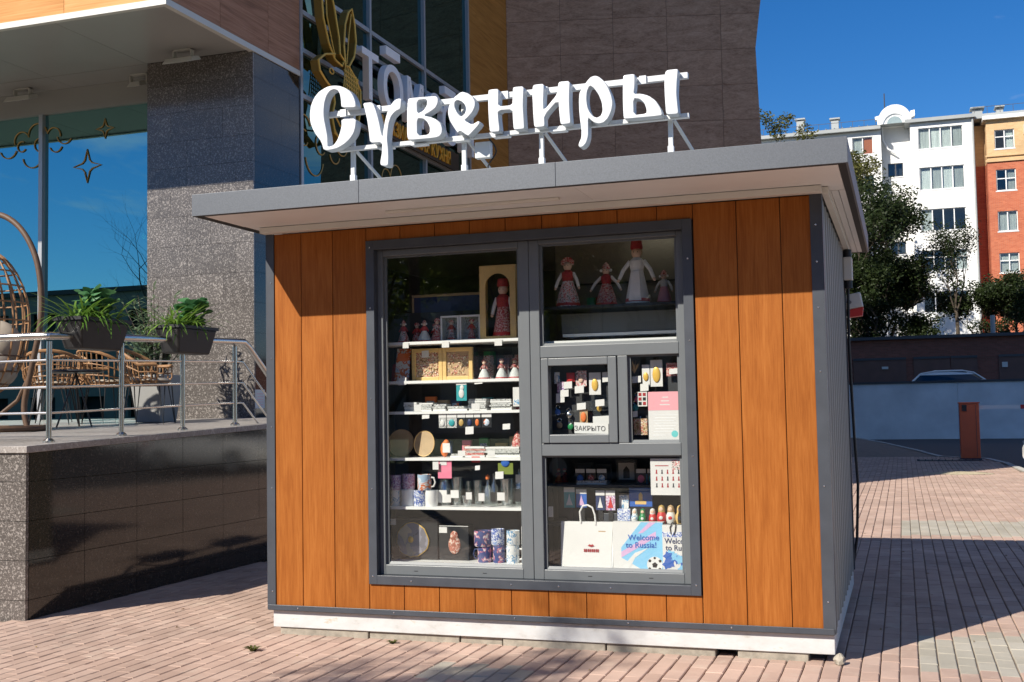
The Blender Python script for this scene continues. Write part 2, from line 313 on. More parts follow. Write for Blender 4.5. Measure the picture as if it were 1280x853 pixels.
def _conv(cu, name, m, m2=None):
    o = bpy.data.objects.new('tmp', cu); COL.objects.link(o); dg = bpy.context.evaluated_depsgraph_get(); dg.update()
    me = bpy.data.meshes.new_from_object(o.evaluated_get(dg)); me.name = name; bpy.data.objects.remove(o); bpy.data.curves.remove(cu)
    me.materials.clear(); me.materials.append(MATS[m])
    if m2:
        me.materials.append(MATS[m2])
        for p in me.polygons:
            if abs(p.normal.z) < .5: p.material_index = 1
    return me
def text_mesh(s, size, m, extrude=0.0, xs=1.0, align='LEFT', bold=0.0):
    cu = bpy.data.curves.new('t', 'FONT'); cu.body = s; cu.size = size; cu.extrude = extrude; cu.align_x = align; cu.offset = bold; cu.resolution_u = 3
    me = _conv(cu, 'lettering', m)
    if xs != 1.0:
        for v in me.vertices: v.co.x *= xs
    return me
def text_letters(s, size, m, extrude, xs, par, origin, rot, bold=0.0, name='letter'):
    """one object per character, laid out with the font's own spacing"""
    ax = Matrix.Rotation(rot[2], 3, 'Z') @ Vector((1, 0, 0)); base = Vector(origin) - worldloc(par); x = 0.0
    for ch in s:
        if ch == ' ': x += size * .3 * xs; continue
        me = text_mesh(ch, size, m, extrude, xs, bold=bold); w = [v.co.x for v in me.vertices]; lo, hi = min(w), max(w)
        for v in me.vertices: v.co.x -= lo
        put(name, me, par, base + ax * x, rot); x += hi - lo + size * .085 * xs
    return x
FRONT = (pi / 2, 0, 0)                      # flat XY outline stood up, facing -Y
SIDE = (pi / 2, 0, pi / 2)                  # stood up, facing +X, running along +Y
def cat(pts, n=5):
    P = [Vector(p) for p in pts]; out = []
    for i in range(len(P) - 1):
        p0, p1, p2, p3 = P[max(0, i - 1)], P[i], P[i + 1], P[min(len(P) - 1, i + 2)]
        for j in range(n):
            t = j / n; out.append(.5 * ((2 * p1) + (p2 - p0) * t + (2 * p0 - 5 * p1 + 4 * p2 - p3) * t * t + (3 * p1 - p0 - 3 * p2 + p3) * t ** 3))
    return out + [P[-1]]
def smoothpoly(pts, it=1):
    for _ in range(it):
        q = []
        for i in range(len(pts)):
            a = pts[i]; b = pts[(i + 1) % len(pts)]
            q += [(a[0] * .82 + b[0] * .18, a[1] * .82 + b[1] * .18), (a[0] * .18 + b[0] * .82, a[1] * .18 + b[1] * .82)]
        pts = q
    return pts
# ------------------------------------------------------------------ ground, paving, road
import numpy as np
struct('ground', MB().poly([(-400, -300, -.14), (400, -300, -.14), (400, 500, -.14), (-400, 500, -.14)]), 'ground_soil')
KERB = [(2.0, 41.1), (3.17, 35.4), (4.17, 29.1), (4.79, 24.5), (5.8, 23.4), (6.05, 21.5), (6.2, 18.0), (6.6, 14.0), (7.6, 8.0), (8.3, 0.0), (8.8, -12.0)]
struct('road', MB().poly([(p[0] - .03, p[1], -.085) for p in KERB] + [(60, -12, -.085), (60, 40.7, -.085)]), 'asphalt')
pv = struct('pavement', MB().poly([(p[0], p[1], -.012) for p in KERB] + [(-14, -12, -.012), (-14, 41.1, -.012)]), 'joint_sand')
kb = struct('kerb', MB().tube([(p[0] + .06, p[1], -.1) for p in KERB], .05, 6), 'kerb_stone')
km = MB().box(-.065, .065, -.5 + .004, .5 - .004, -.14, .012).mesh('kerb_stone', 'kerb_stone')
for i in range(len(KERB) - 1):
    a, b = Vector((*KERB[i], 0)), Vector((*KERB[i + 1], 0)); L = (b - a).length; n = max(1, round(L)); ang = math.atan2(b.x - a.x, b.y - a.y)
    for j in range(n):
        p = a.lerp(b, (j + .5) / n); o = put('kerb_stone', km, kb, (p.x + .05, p.y, random.uniform(-.006, .004)), (0, 0, -ang)); o.scale = (1, L / n, 1)
def kerb_x(y):
    for i in range(len(KERB) - 1):
        (x0, y0), (x1, y1) = KERB[i], KERB[i + 1]
        if min(y0, y1) <= y <= max(y0, y1): return x0 + (x1 - x0) * (y - y0) / (y1 - y0)
    return 8.3
def is_grey(x, y):
    if 1.38 < x < 2.02 and -.95 < y < -.5: return True
    if 3.95 < x < 6.2 and -.02 < y < .8 + (x - 3.95) * .55: return True
    if 3.85 < x < 5.4 and 6.5 < y < 8.1: return True
    return False
bricks = []
nx0, nx1 = -40, 80
for ix in range(nx0, nx1):
    x = ix * .1 + .05
    for iy in range(-22, 125):
        y = iy * .2 + (.1 if ix % 2 else 0) + .03
        if y > 24.4 or x > kerb_x(y) - .06: continue
        if x < -1.98 and y > -.05: continue
        if .12 < x < 3.5 and .14 < y < 2.7: continue
        if y > 3.2 and x < 1.5 and (x < -1.9 or y > 16): continue
        bricks.append((x, y))
def _scr(b):
    u, v, z = project((b[0], b[1], 0))
    return v if (z > .5 and 0 < u < 1280 and v < 848) else -1e9
bricks.sort(key=_scr, reverse=True)
def brick_verts(hx, hy, j=(0, 0, 0, 0)):
    e = .005; ey = .0016; return [(-hx, -hy, -.012), (hx, -hy, -.012), (hx, hy, -.012), (-hx, hy, -.012), (-hx, -hy, -e + j[0]), (hx, -hy, -e + j[1]), (hx, hy, -e + j[2]), (-hx, hy, -e + j[3]), (-hx + e, -hy + ey, j[0]), (hx - e, -hy + ey, j[1]), (hx - e, hy - ey, j[2]), (-hx + e, hy - ey, j[3])]
BF = [(0, 1, 5, 4), (1, 2, 6, 5), (2, 3, 7, 6), (3, 0, 4, 7), (4, 5, 9, 8), (5, 6, 10, 9), (6, 7, 11, 10), (7, 4, 8, 11), (8, 9, 10, 11)]
bmesh_pool = {}
for mname in ('brick_pink', 'brick_grey'):
    bmesh_pool[mname] = []
    for k in range(6):
        mb = MB(); mb.v = brick_verts(.0470 + random.uniform(-.001, .0006), .0986 + random.uniform(-.0014, .0008), [random.uniform(-.0016, .0016) for _ in range(4)]); mb.f = list(BF)
        bmesh_pool[mname].append(mb.mesh('brick', mname))
for (x, y) in bricks[:300]:
    o = put('brick', random.choice(bmesh_pool['brick_grey' if is_grey(x, y) else 'brick_pink']), pv, (x, y, random.uniform(-.0015, .0015)), (0, 0, random.uniform(-.008, .008)))
rest = bricks[300:]; N = len(rest)
V = np.zeros((N * 12, 3)); Fc = np.zeros((N * 9, 4), int); rn = np.zeros(N * 9, np.float32); mi = np.zeros(N * 9, np.int32)
BFa = np.array(BF)
for k, (x, y) in enumerate(rest):
    z = random.uniform(-.0015, .0015); v = np.array(brick_verts(.0470 + random.uniform(-.001, .0006), .0986 + random.uniform(-.0014, .0008), [random.uniform(-.0014, .0014) for _ in range(4)])); v += (x, y, z)
    V[k * 12:k * 12 + 12] = v; Fc[k * 9:k * 9 + 9] = BFa + k * 12; rn[k * 9:k * 9 + 9] = random.random(); mi[k * 9:k * 9 + 9] = 1 if is_grey(x, y) else 0
me = bpy.data.meshes.new('paving_bricks'); me.from_pydata(V.tolist(), [], Fc.tolist())
me.materials.append(MATS['brick_pink']); me.materials.append(MATS['brick_grey']); me.polygons.foreach_set('material_index', mi)
at = me.attributes.new('rnd', 'FLOAT', 'FACE'); at.data.foreach_set('value', rn); me.update()
o = put('paving_bricks', me, pv); o['kind'] = 'stuff'
# spilled sand and a drain grate near the barrier
sp = MB(); K = 26
ring = [(4.98 + .62 * cos(2 * pi * j / K) * (1 + .22 * sin(5 * j)), 17.45 + .42 * sin(2 * pi * j / K) * (1 + .18 * cos(3 * j)), .003) for j in range(K)]
n0 = 0; sp.v = ring + [(4.98 + (p[0] - 4.98) * .5, 17.45 + (p[1] - 17.45) * .5, .025) for p in ring] + [(4.98, 17.45, .04)]
for j in range(K): sp.f += [(j, (j + 1) % K, K + (j + 1) % K, K + j), (K + j, K + (j + 1) % K, 2 * K)]
mat('sand', (.42, .36, .24), .95, var=.3, scale=12, bump=.5)
o = solo('sand_pile', 'thin patch of spilled sand on the paving near the orange barrier', 'sand', sp, 'sand', (4.98, 17.45, .0), smooth=True)
dg_ = thing('drain_grate', 'dark drain grate slot set in the paving beside the orange barrier', 'grate', (4.95, 22.6, 0))
for k in range(9): part('bar', MB().box(4.3 + k * .15, 4.3 + k * .15 + .12, 22.3, 22.7, .004, .018), 'dark_metal', dg_)
part('frame', MB().box(4.24, 5.7, 22.24, 22.3, .0, .02).box(4.24, 5.7, 22.7, 22.76, .0, .02), 'dark_metal', dg_)
# small weeds in the joints
def weed(x, y, r, n, label):
    mb = MB()
    for k in range(n):
        a = random.uniform(0, 2 * pi); l = r * random.uniform(.5, 1); d = Vector((cos(a), sin(a), 0)); w = Vector((-sin(a), cos(a), 0)) * .006
        b = Vector((x, y, .001)) + d * random.uniform(0, r * .3); m_ = b + d * l * .5 + Vector((0, 0, l * .5)); t_ = b + d * l + Vector((0, 0, l * .45))
        mb.poly([b - w, b + w, m_ + w]); mb.poly([b - w, m_ + w, t_, m_ - w])
    solo('weed', label, 'weed', mb, 'leaf_autumn', (x, y, 0))
weed(.18, -.5, .06, 40, 'small green weed tuft growing from a paving joint left of the kiosk')
weed(.92, -.09, .04, 22, 'low moss tuft by the kiosk base under the left window')

random.seed(91); lit = MB()
for kk in range(150):
    while True:
        x, y = random.uniform(-1.8, 6.0), random.uniform(-2.6, 9)
        if not (-.05 < x < 3.65 and y > -.03 and y < 2.8): break
    a = random.uniform(0, 6.28); s_ = random.uniform(.006, .018); c_, n_ = cos(a), sin(a); h = random.uniform(.002, .008)
    lit.poly([(x - c_ * s_, y - n_ * s_, .003), (x - n_ * s_ * .5, y + c_ * s_ * .5, .003 + h), (x + c_ * s_, y + n_ * s_, .003), (x + n_ * s_ * .5, y - c_ * s_ * .5, .003 + h * .4)])
o = put('fallen_leaves', lit.mesh('fallen_leaves', mat('dry_leaf', (.22, .14, .05), .8, var=.4, scale=3)), None); o['kind'] = 'stuff'; o['label'] = 'scattered bits of dry leaf on the brick paving'; o['category'] = 'leaves'
# ------------------------------------------------------------------ yard behind: retaining wall, garages, flats
up = struct('upper_ground', MB().hexa([(-30, 41.3, -.2), (60, 41.3, -.2), (60, 56, -.2), (-30, 56, -.2), (-30, 41.3, 1.1), (60, 41.3, 1.1), (60, 56, 1.1), (-30, 56, 1.1)]), 'asphalt')
struct('hillside', MB().hexa([(-60, 56.2, -.2), (80, 56.2, -.2), (80, 200, -.2), (-60, 200, -.2), (-60, 57.5, 3.9), (80, 57.5, 3.9), (80, 200, 5.0), (-60, 200, 5.0)]), 'ground_soil')
gw = thing('retaining_wall', 'low grey painted concrete wall behind the parking lot', 'wall', (5, 41, -.09))
for k in range(9):
    x0 = -6 + k * 4.0; part('wall_panel', MB().box(x0, x0 + 3.992, 40.98, 41.28, -.09, 2.1), 'wall_grey', gw)
part('coping', MB().box(-6.05, 30.05, 40.92, 41.34, 2.101, 2.19), 'dark_metal', gw)
gr = thing('garage_row', 'long brown brick garage row with metal doors behind the grey wall', 'garage', (5, 53, 1.1))
part('wall', MB().box(-10, 34, 53.05, 56, 1.1, 4.45), 'brick_garage', gr)
part('roof', MB().box(-10.2, 34.2, 52.8, 56.0, 4.452, 4.60), 'dark_metal', gr)
for k, (a, b) in enumerate(((-1.2, 1.4), (1.7, 4.2), (4.54, 6.22), (6.26, 7.46), (8.42, 11.0), (11.5, 14))):
    d = part('door', MB().box(a, b, 52.99, 53.07, 1.1, 3.56), 'garage_door', gr); part('rail', MB().box(a, b, 52.95, 52.99, 3.45, 3.56), 'dark_metal', d)
part('wall_light', MB().box(3.05, 3.35, 52.9, 53.05, 3.0, 3.12), 'metal_white', gr); part('meter_box', MB().box(8.55, 8.8, 52.93, 52.99, 2.95, 3.2), 'metal_white', gr)
for k, (a, h) in enumerate(((8.25, .9), )):
    part('vent_pipe', MB().tube([(a, 53.5, 4.55), (a, 53.5, 4.6 + h)], .11, 8), 'roof_metal', gr)

def flat_window(par, x0, x1, z0, z1, y, cols, frame='window_white', tr=None, curtain=.62, sill=True, t=.055):
    w = part('window', MB().box(x0, x1, y + .02, y + .10, z0, z0 + t).box(x0, x1, y + .02, y + .10, z1 - t, z1).box(x0, x0 + t, y + .02, y + .10, z0 + t, z1 - t).box(x1 - t, x1, y + .02, y + .10, z0 + t, z1 - t), frame, par)
    xs = [x0 + t + (x1 - x0 - 2 * t) * i / cols for i in range(cols + 1)]
    for i in range(cols):
        if i: part('mullion', MB().box(xs[i] - t * .6, xs[i] + t * .6, y + .025, y + .095, z0 + t, z1 - t), frame, w)
        part('pane', MB().box(xs[i], xs[i + 1], y + .055, y + .065, z0 + t, z1 - t), 'apt_glass', w)
        if random.random() < curtain:
            mb = MB(); n = 9; cw = xs[i + 1] - xs[i]
            for k in range(n): a = xs[i] + cw * k / n; mb.poly([(a, y + .2, z0), (a + cw / n * .5, y + .16, z0), (a + cw / n * .5, y + .16, z1), (a, y + .2, z1)]).poly([(a + cw / n * .5, y + .16, z0), (a + cw / n, y + .2, z0), (a + cw / n, y + .2, z1), (a + cw / n * .5, y + .16, z1)])
            part('curtain', mb, 'curtain', w)
    if tr: part('transom', MB().box(x0 + t, x1 - t, y + .022, y + .098, tr - .03, tr + .03), frame, w)
    if sill: part('sill', MB().box(x0 - .05, x1 + .05, y - .07, y + .02, z0 - .07, z0), 'apt_trim', w)
    return w
def wall_with_holes(x0, x1, z0, z1, y0, y1, holes):
    """wall slab facing -Y with rectangular openings"""
    mb = MB(); xs = sorted({x0, x1, *[h[0] for h in holes], *[h[1] for h in holes]}); zs = sorted({z0, z1, *[h[2] for h in holes], *[h[3] for h in holes]})
    for i in range(len(xs) - 1):
        run = None
        for j in range(len(zs) - 1):
            cx, cz = (xs[i] + xs[i + 1]) / 2, (zs[j] + zs[j + 1]) / 2
            solid = not any(h[0] < cx < h[1] and h[2] < cz < h[3] for h in holes)
            if solid: run = zs[j] if run is None else run
            if (not solid or j == len(zs) - 2) and run is not None:
                mb.box(xs[i], xs[i + 1], y0, y1, run, zs[j] if not solid else zs[j + 1]); run = None
    return mb
# white stuccoed flats
ap = thing('apartment_building', 'white stuccoed apartment block with arched gable and glazed loggias', 'building', (4, 74, 4))
lh = [(5.57, 8.38, 18.2, 19.62), (5.57, 8.38, 15.43, 16.96), (5.55, 8.38, 12.65, 14.13), (5.53, 8.38, 9.98, 11.36), (5.53, 8.38, 7.2, 8.6)]
part('loggia_wall', wall_with_holes(5.08, 8.95, 4, 20.0, 74.0, 74.4, lh), 'apt_white', ap)
for k, h in enumerate(lh): flat_window(ap, *h, 74.05, 4, tr=(10.9 if k == 3 else None), curtain=(.8, 1.0, .4, .2, .2)[k])
part('loggia_side', MB().box(5.08, 5.3, 74.402, 75.6, 4, 20.0).box(8.73, 8.95, 74.402, 75.6, 4, 20.0), 'apt_white', ap)
for h in lh: part('floor_slab', MB().box(5.302, 8.728, 74.45, 75.6, h[2] - .35, h[2] - .15), 'apt_inside', ap)
part('eave', MB().box(4.75, 9.15, 73.7, 75.8, 20.02, 20.25), 'roof_metal', ap)
ch_ = [(3.58, 4.57, 16.78, 17.72), (3.58, 4.56, 14.1, 15.0), (3.58, 4.56, 11.4, 12.3), (3.58, 4.56, 8.6, 9.5)]
part('stair_wall', wall_with_holes(3.2, 5.078, 4, 20.2, 75.6, 75.9, ch_), 'apt_white', ap)
for h in ch_: flat_window(ap, *h, 75.62, 2, frame='dark_metal', curtain=0)
arc = [(3.0, 20.2), (3.0, 20.78), (2.85, 20.82), (2.85, 21.0), (3.12, 21.05)] + [(4.13 + 1.05 * cos(a), 20.72 + 1.02 * sin(a)) for a in [radians(160 - 140 * i / 12) for i in range(13)]] + [(5.16, 21.2), (5.45, 21.25), (5.45, 20.85), (5.2, 20.75), (5.2, 20.2)]
gb = part('gable', MB().prism(arc, 1, 75.3, 75.9), 'apt_white', ap)
lun = [(4.12 + .5 * cos(pi * i / 10), 20.42 + .5 * sin(pi * i / 10)) for i in range(11)]
part('lunette_window', MB().prism(lun, 1, 75.27, 75.299), 'apt_glass', gb)
part('archivolt', MB().tube([(4.13 + .86 * cos(pi * i / 14), 75.28, 20.2 + .95 * sin(pi * i / 14)) for i in range(15)], .09, 6).tube([(3.27, 75.28, 20.2), (3.3, 75.28, 19.3), (3.6, 75.28, 18.7), (4.15, 75.3, 18.3)], .07, 6), 'apt_trim', gb)
lh2 = [(-3.6, -2.2, 18.2, 19.5), (-1.3, .1, 18.2, 19.5), (1.3, 2.68, 18.3, 19.5)] + [(x, x + 1.4, z, z + 1.35) for x in (-3.6, -1.3, 1.3) for z in (15.5, 12.7, 10, 7.2)]
part('left_wall', wall_with_holes(-7, 3.198, 4, 19.9, 74.6, 75.0, lh2), 'apt_white', ap)
for h in lh2: flat_window(ap, *h, 74.65, 2)
part('orange_blind', MB().box(2.0, 2.62, 74.78, 74.82, 18.36, 19.44), 'orange', ap)
part('left_eave', MB().box(-7.3, 3.2, 74.2, 76.2, 19.92, 20.15), 'roof_metal', ap)
part('back_mass', MB().box(-7, 9.0, 75.95, 88, 4, 19.9), 'apt_inside', ap)
part('roof', MB().hexa([(-7.3, 74.4, 20.16), (9.1, 74.4, 20.26), (9.1, 82, 20.26), (-7.3, 82, 20.16), (-7.3, 81, 21.5), (9.1, 81, 21.5), (9.1, 82, 21.5), (-7.3, 82, 21.5)]), 'roof_metal', ap)
for x in [-7 + .55 * i for i in range(18)] + [5.6 + .55 * i for i in range(7)]: part('roof_seam', MB().tube([(x, 74.45, 20.27), (x, 80.9, 21.5)], .03, 4), 'roof_metal', ap)
part('antenna', MB().tube([(3.5, 77, 20.5), (3.5, 77, 23.0)], .04, 5), 'dark_metal', ap)
for (x, z) in ((-2.3, 21.6), (.1, 21.4)): part('vent_stack', MB().box(x - .25, x + .25, 77, 77.6, 20.4, z).box(x - .36, x + .36, 76.9, 77.7, z + .1, z + .2), 'roof_metal', ap)
rl = part('roof_railing', MB().tube([(-7, 75.4, 20.85), (2.9, 75.4, 20.85)], .02, 4), 'dark_metal', ap)
for i in range(14): part('post', MB().tube([(-7 + i * .76, 75.4, 20.2), (-7 + i * .76, 75.4, 20.85)], .02, 4), 'dark_metal', rl)
part('downpipe', MB().tube([(8.99, 73.9, 20), (9.0, 73.9, 4)], .07, 6), 'roof_metal', ap)
# brick flats
bp_ = thing('apartment_building', 'red brick apartment block with a sand coloured brick top storey', 'building', (14, 74, 4))
cols_ = [(10.29, 11.49), (13.6, 14.8), (16.9, 18.1)]
zs_ = [(17.8, 19.06), (15.03, 16.43), (12.35, 13.67), (9.62, 10.92), (6.9, 8.2)]
hs_ = [(a, b, z0, z1) for a, b in cols_ for z0, z1 in zs_]
part('wall', wall_with_holes(9.8, 22, 4, 17.0, 74.0, 74.4, [h for h in hs_ if h[3] < 17]), 'brick_red', bp_)
part('upper_wall', wall_with_holes(9.8, 22, 17.002, 19.75, 74.0, 74.4, [h for h in hs_ if h[3] > 17]), 'brick_sand', bp_)
part('string_course', MB().box(9.7, 22.1, 73.9, 74.0, 16.95, 17.12).box(9.7, 22.1, 73.9, 74.0, 17.3, 17.4), 'brick_sand', bp_)
part('return_wall', MB().box(9.02, 9.798, 75.4, 75.8, 4, 17.0), 'brick_red', bp_); part('upper_return_wall', MB().box(9.02, 9.798, 75.4, 75.8, 17.002, 19.75), 'brick_sand', bp_)
part('side_wall', MB().box(9.8, 10.0, 74.402, 75.39, 4, 17.0), 'brick_red', bp_); part('upper_side_wall', MB().box(9.8, 10.0, 74.402, 75.39, 17.002, 19.75), 'brick_sand', bp_)
part('cornice', MB().box(9.6, 22.3, 73.7, 76, 19.76, 20.0), 'apt_white', bp_); part('parapet', MB().box(9.02, 22.3, 74.3, 76, 20.01, 20.3), 'roof_metal', bp_)
for h in hs_: flat_window(bp_, *h, 74.05, 2, tr=(h[2] + .8 if random.random() < .6 else None))
part('back_mass', MB().box(9.05, 22, 75.85, 88, 4, 19.7), 'apt_inside', bp_)
part('roof', MB().hexa([(9.05, 75, 20.31), (22.3, 75, 20.31), (22.3, 82, 20.31), (9.05, 82, 20.31), (9.05, 80, 21.2), (22.3, 80, 21.2), (22.3, 82, 21.2), (9.05, 82, 21.2)]), 'roof_metal', bp_)
for (x, z, w) in ((9.45, 21.0, .45), (10.85, 20.95, .3), (14, 21.2, .4)): part('vent_stack', MB().box(x - w * .7, x + w * .7, 76, 76.8, 20.3, z).box(x - w, x + w, 75.8, 77, z + .08, z + .16), 'roof_metal', bp_)
rl = part('roof_railing', MB().tube([(9.1, 75.1, 20.95), (22, 75.1, 20.95)], .02, 4), 'dark_metal', bp_)
for i in range(16): part('post', MB().tube([(9.2 + i * .8, 75.1, 20.3), (9.2 + i * .8, 75.1, 20.95)], .02, 4), 'dark_metal', rl)
part('air_conditioner', MB().box(12.05, 12.85, 73.6, 73.99, 18.6, 19.2), 'metal_white', bp_); part('air_conditioner', MB().box(12.05, 12.8, 73.6, 73.99, 13.2, 13.8), 'metal_white', bp_)

# ------------------------------------------------------------------ trees
def limb(mb, p, d, L, r, lvl, tips, spread=.55, gr=.12, kids=3, mid=None):
    pts = [p]; rs = [r]; n = 4
    for i in range(n):
        d = (d + Vector((random.uniform(-1, 1), random.uniform(-1, 1), random.uniform(-.4, 1))) * .16 + Vector((0, 0, gr * .3))).normalized()
        p = p + d * (L / n); pts.append(p); rs.append(r * (1 - .5 * (i + 1) / n))
        if mid is not None and lvl <= 1: mid.append(p)
    mb.tube(pts, rs, 6 if lvl > 1 else 4, cap=False)
    if lvl == 0: tips.append((p, d)); return
    for k in range(kids):
        a = random.uniform(0, 2 * pi); o = d.orthogonal().normalized(); o.rotate(Matrix.Rotation(a, 3, d))
        nd = (d * (1 - spread * .5) + o * spread + Vector((0, 0, gr))).normalized()
        limb(mb, pts[-1] if k % 2 == 0 else pts[-2], nd, L * random.uniform(.62, .85), rs[-1] * .78, lvl - 1, tips, spread, gr, kids, mid)
def leaves(mb, c, n, rad, size, squash=.8):
    for _ in range(n):
        while True:
            q = Vector((random.uniform(-1, 1), random.uniform(-1, 1), random.uniform(-1, 1)))
            if q.length < 1: break
        p = c + Vector((q.x * rad, q.y * rad, q.z * rad * squash)); s_ = size * random.uniform(.6, 1.3)
        a = Vector((random.uniform(-1, 1), random.uniform(-1, 1), random.uniform(-.6, .6))).normalized(); b = a.orthogonal().normalized(); b.rotate(Matrix.Rotation(random.uniform(0, 6.28), 3, a))
        n0 = len(mb.v); mb.v += [tuple(p - a * s_), tuple(p + b * s_ * .5), tuple(p + a * s_), tuple(p - b * s_ * .5)]; mb.f.append((n0, n0 + 1, n0 + 2, n0 + 3))
def quick_mesh(mb, name, m, off):
    me = bpy.data.meshes.new(name); me.from_pydata([(v[0] - off[0], v[1] - off[1], v[2] - off[2]) for v in mb.v], [], mb.f); me.materials.append(MATS[m]); return me
def tree(name, label, loc, trunk_h, L, lvl, leafn, leafr, leafs, lm, r=.2, spread=.6, gr=.1, kids=3, group=None, lean=(0, 0), sq=.8, seed=1, midleaf=0):
    random.seed(seed); t = thing(name, label, 'tree', loc, group=group); mb = MB(); tips = []; mids = []; base = Vector(loc)
    top = base + Vector((lean[0], lean[1], trunk_h)); mb.tube([base, base.lerp(top, .5) + Vector((.05, 0, 0)), top], [r * 1.25, r, r * .85], 9)
    for k in range(kids + 1):
        a = 2 * pi * k / (kids + 1) + random.uniform(-.4, .4); limb(mb, top if k % 2 else base.lerp(top, .85), Vector((cos(a) * spread, sin(a) * spread, .8)).normalized(), L * random.uniform(.85, 1.1), r * .6, lvl, tips, spread, gr, kids, mids)
    put('trunk', quick_mesh(mb, 'trunk', 'bark', loc), t)
    if leafn:
        lb = MB()
        for (p, d) in tips: leaves(lb, p, leafn, leafr, leafs, sq)
        if midleaf:
            for p in mids: leaves(lb, p, midleaf, leafr * .8, leafs, sq)
        put('crown', quick_mesh(lb, 'crown', lm, loc), t)
    return t
tree('leafy_tree', 'large dark leafy tree behind the garages right beside the kiosk roof', (1.5, 61, 3.9), 1.6, 3.0, 4, 34, .6, .095, 'leaf_dark', r=.22, seed=3, midleaf=7)
tree('leafy_tree', 'dark bushy tree standing in front of the stair wall of the white flats', (3.4, 62.5, 3.9), .7, 1.5, 4, 26, .5, .085, 'leaf_dark', r=.15, seed=5, midleaf=8)
tree('leafy_tree', 'tall yellowing tree rising behind the left part of the white flats roof', (-2.6, 66, 3.9), 8.0, 3.2, 3, 60, .55, .10, 'leaf_autumn', r=.25, seed=11, midleaf=10)
tree('leafy_tree', 'thin pruned tree with upright shoots in front of the loggias', (6.9, 60, 3.9), 2.6, 1.7, 3, 7, .35, .07, 'leaf_dark', r=.10, spread=.42, gr=.28, seed=8, sq=2.4, midleaf=5)
tree('leafy_tree', 'dark leafy tree in front of the red brick flats', (9.7, 58.5, 3.9), .5, 1.15, 4, 18, .42, .08, 'leaf_dark', r=.12, seed=9, midleaf=7)
tree('leafy_tree', 'dark tree in front of the join between white and brick flats', (8.2, 61, 3.9), .6, 1.35, 3, 34, .5, .085, 'leaf_dark', r=.10, seed=10, midleaf=14)
tree('leafy_tree', 'tall dark tree behind the kiosk in front of the left part of the white flats', (-1.2, 62, 3.9), 3.0, 3.0, 3, 60, .7, .12, 'leaf_dark', r=.2, seed=13, midleaf=12)
tree('leafy_tree', 'dense dark tree rising close behind the garage roof at the kiosk edge', (2.5, 59.8, 3.9), .5, 1.9, 4, 30, .55, .09, 'leaf_dark', r=.16, seed=17, midleaf=9)
def shrub(label, loc, rx, h, n, seed):
    random.seed(seed); t = thing('shrub', label, 'shrub', loc); lb = MB(); st = MB()
    for k in range(n // 30):
        a = random.uniform(0, 6.28); c = Vector((loc[0] + cos(a) * rx * random.random(), loc[1] + sin(a) * .6 * random.random(), loc[2] + h * random.uniform(.15, .95))); st.tube([Vector(loc), Vector(loc).lerp(c, .5) + Vector((0, 0, .1)), c], [.03, .02, .008], 4, cap=False); leaves(lb, c, 40, .42, .08, .8)
    put('stems', quick_mesh(st, 'stems', 'bark', loc), t); put('foliage', quick_mesh(lb, 'foliage', 'leaf_dark', loc), t)
shrub('low dark shrub above the garage roof between the two leafy trees', (4.9, 59.5, 3.9), 1.6, 2.2, 4200, 51); shrub('wide dark shrub under the large leafy tree beside the kiosk', (2.2, 59.5, 3.9), 2.0, 3.0, 6000, 52); shrub('dark shrub above the garage roof under the brick flats', (8.8, 58.8, 3.9), 1.5, 1.6, 2200, 53)

# ------------------------------------------------------------------ barrier and cars
br_ = thing('barrier_gate', 'orange barrier cabinet with a white boom at the car park entry', 'barrier', (5.45, 22.9, 0))
part('cabinet', MB().box(5.24, 5.68, 22.75, 23.1, .04, 1.34), 'orange_paint', br_, bevel=.012)
part('base', MB().box(5.22, 5.7, 22.73, 23.12, 0.0, .04), 'dark_metal', br_); part('cap', MB().box(5.22, 5.7, 22.73, 23.12, 1.342, 1.375), 'orange_paint', br_, bevel=.01)
part('door_seam', MB().box(5.60, 5.608, 22.742, 22.75, .08, 1.3), 'dark_metal', br_); part('lock_box', MB().box(5.30, 5.40, 22.70, 22.75, 1.16, 1.31), 'black_plastic', br_)
part('boom', MB().box(5.69, 9.3, 22.9, 22.96, 1.20, 1.29), 'white_paint', br_)
for k in range(4): part('stripe', MB().box(6.6 + k * .7, 6.85 + k * .7, 22.895, 22.965, 1.197, 1.293), 'red', br_)
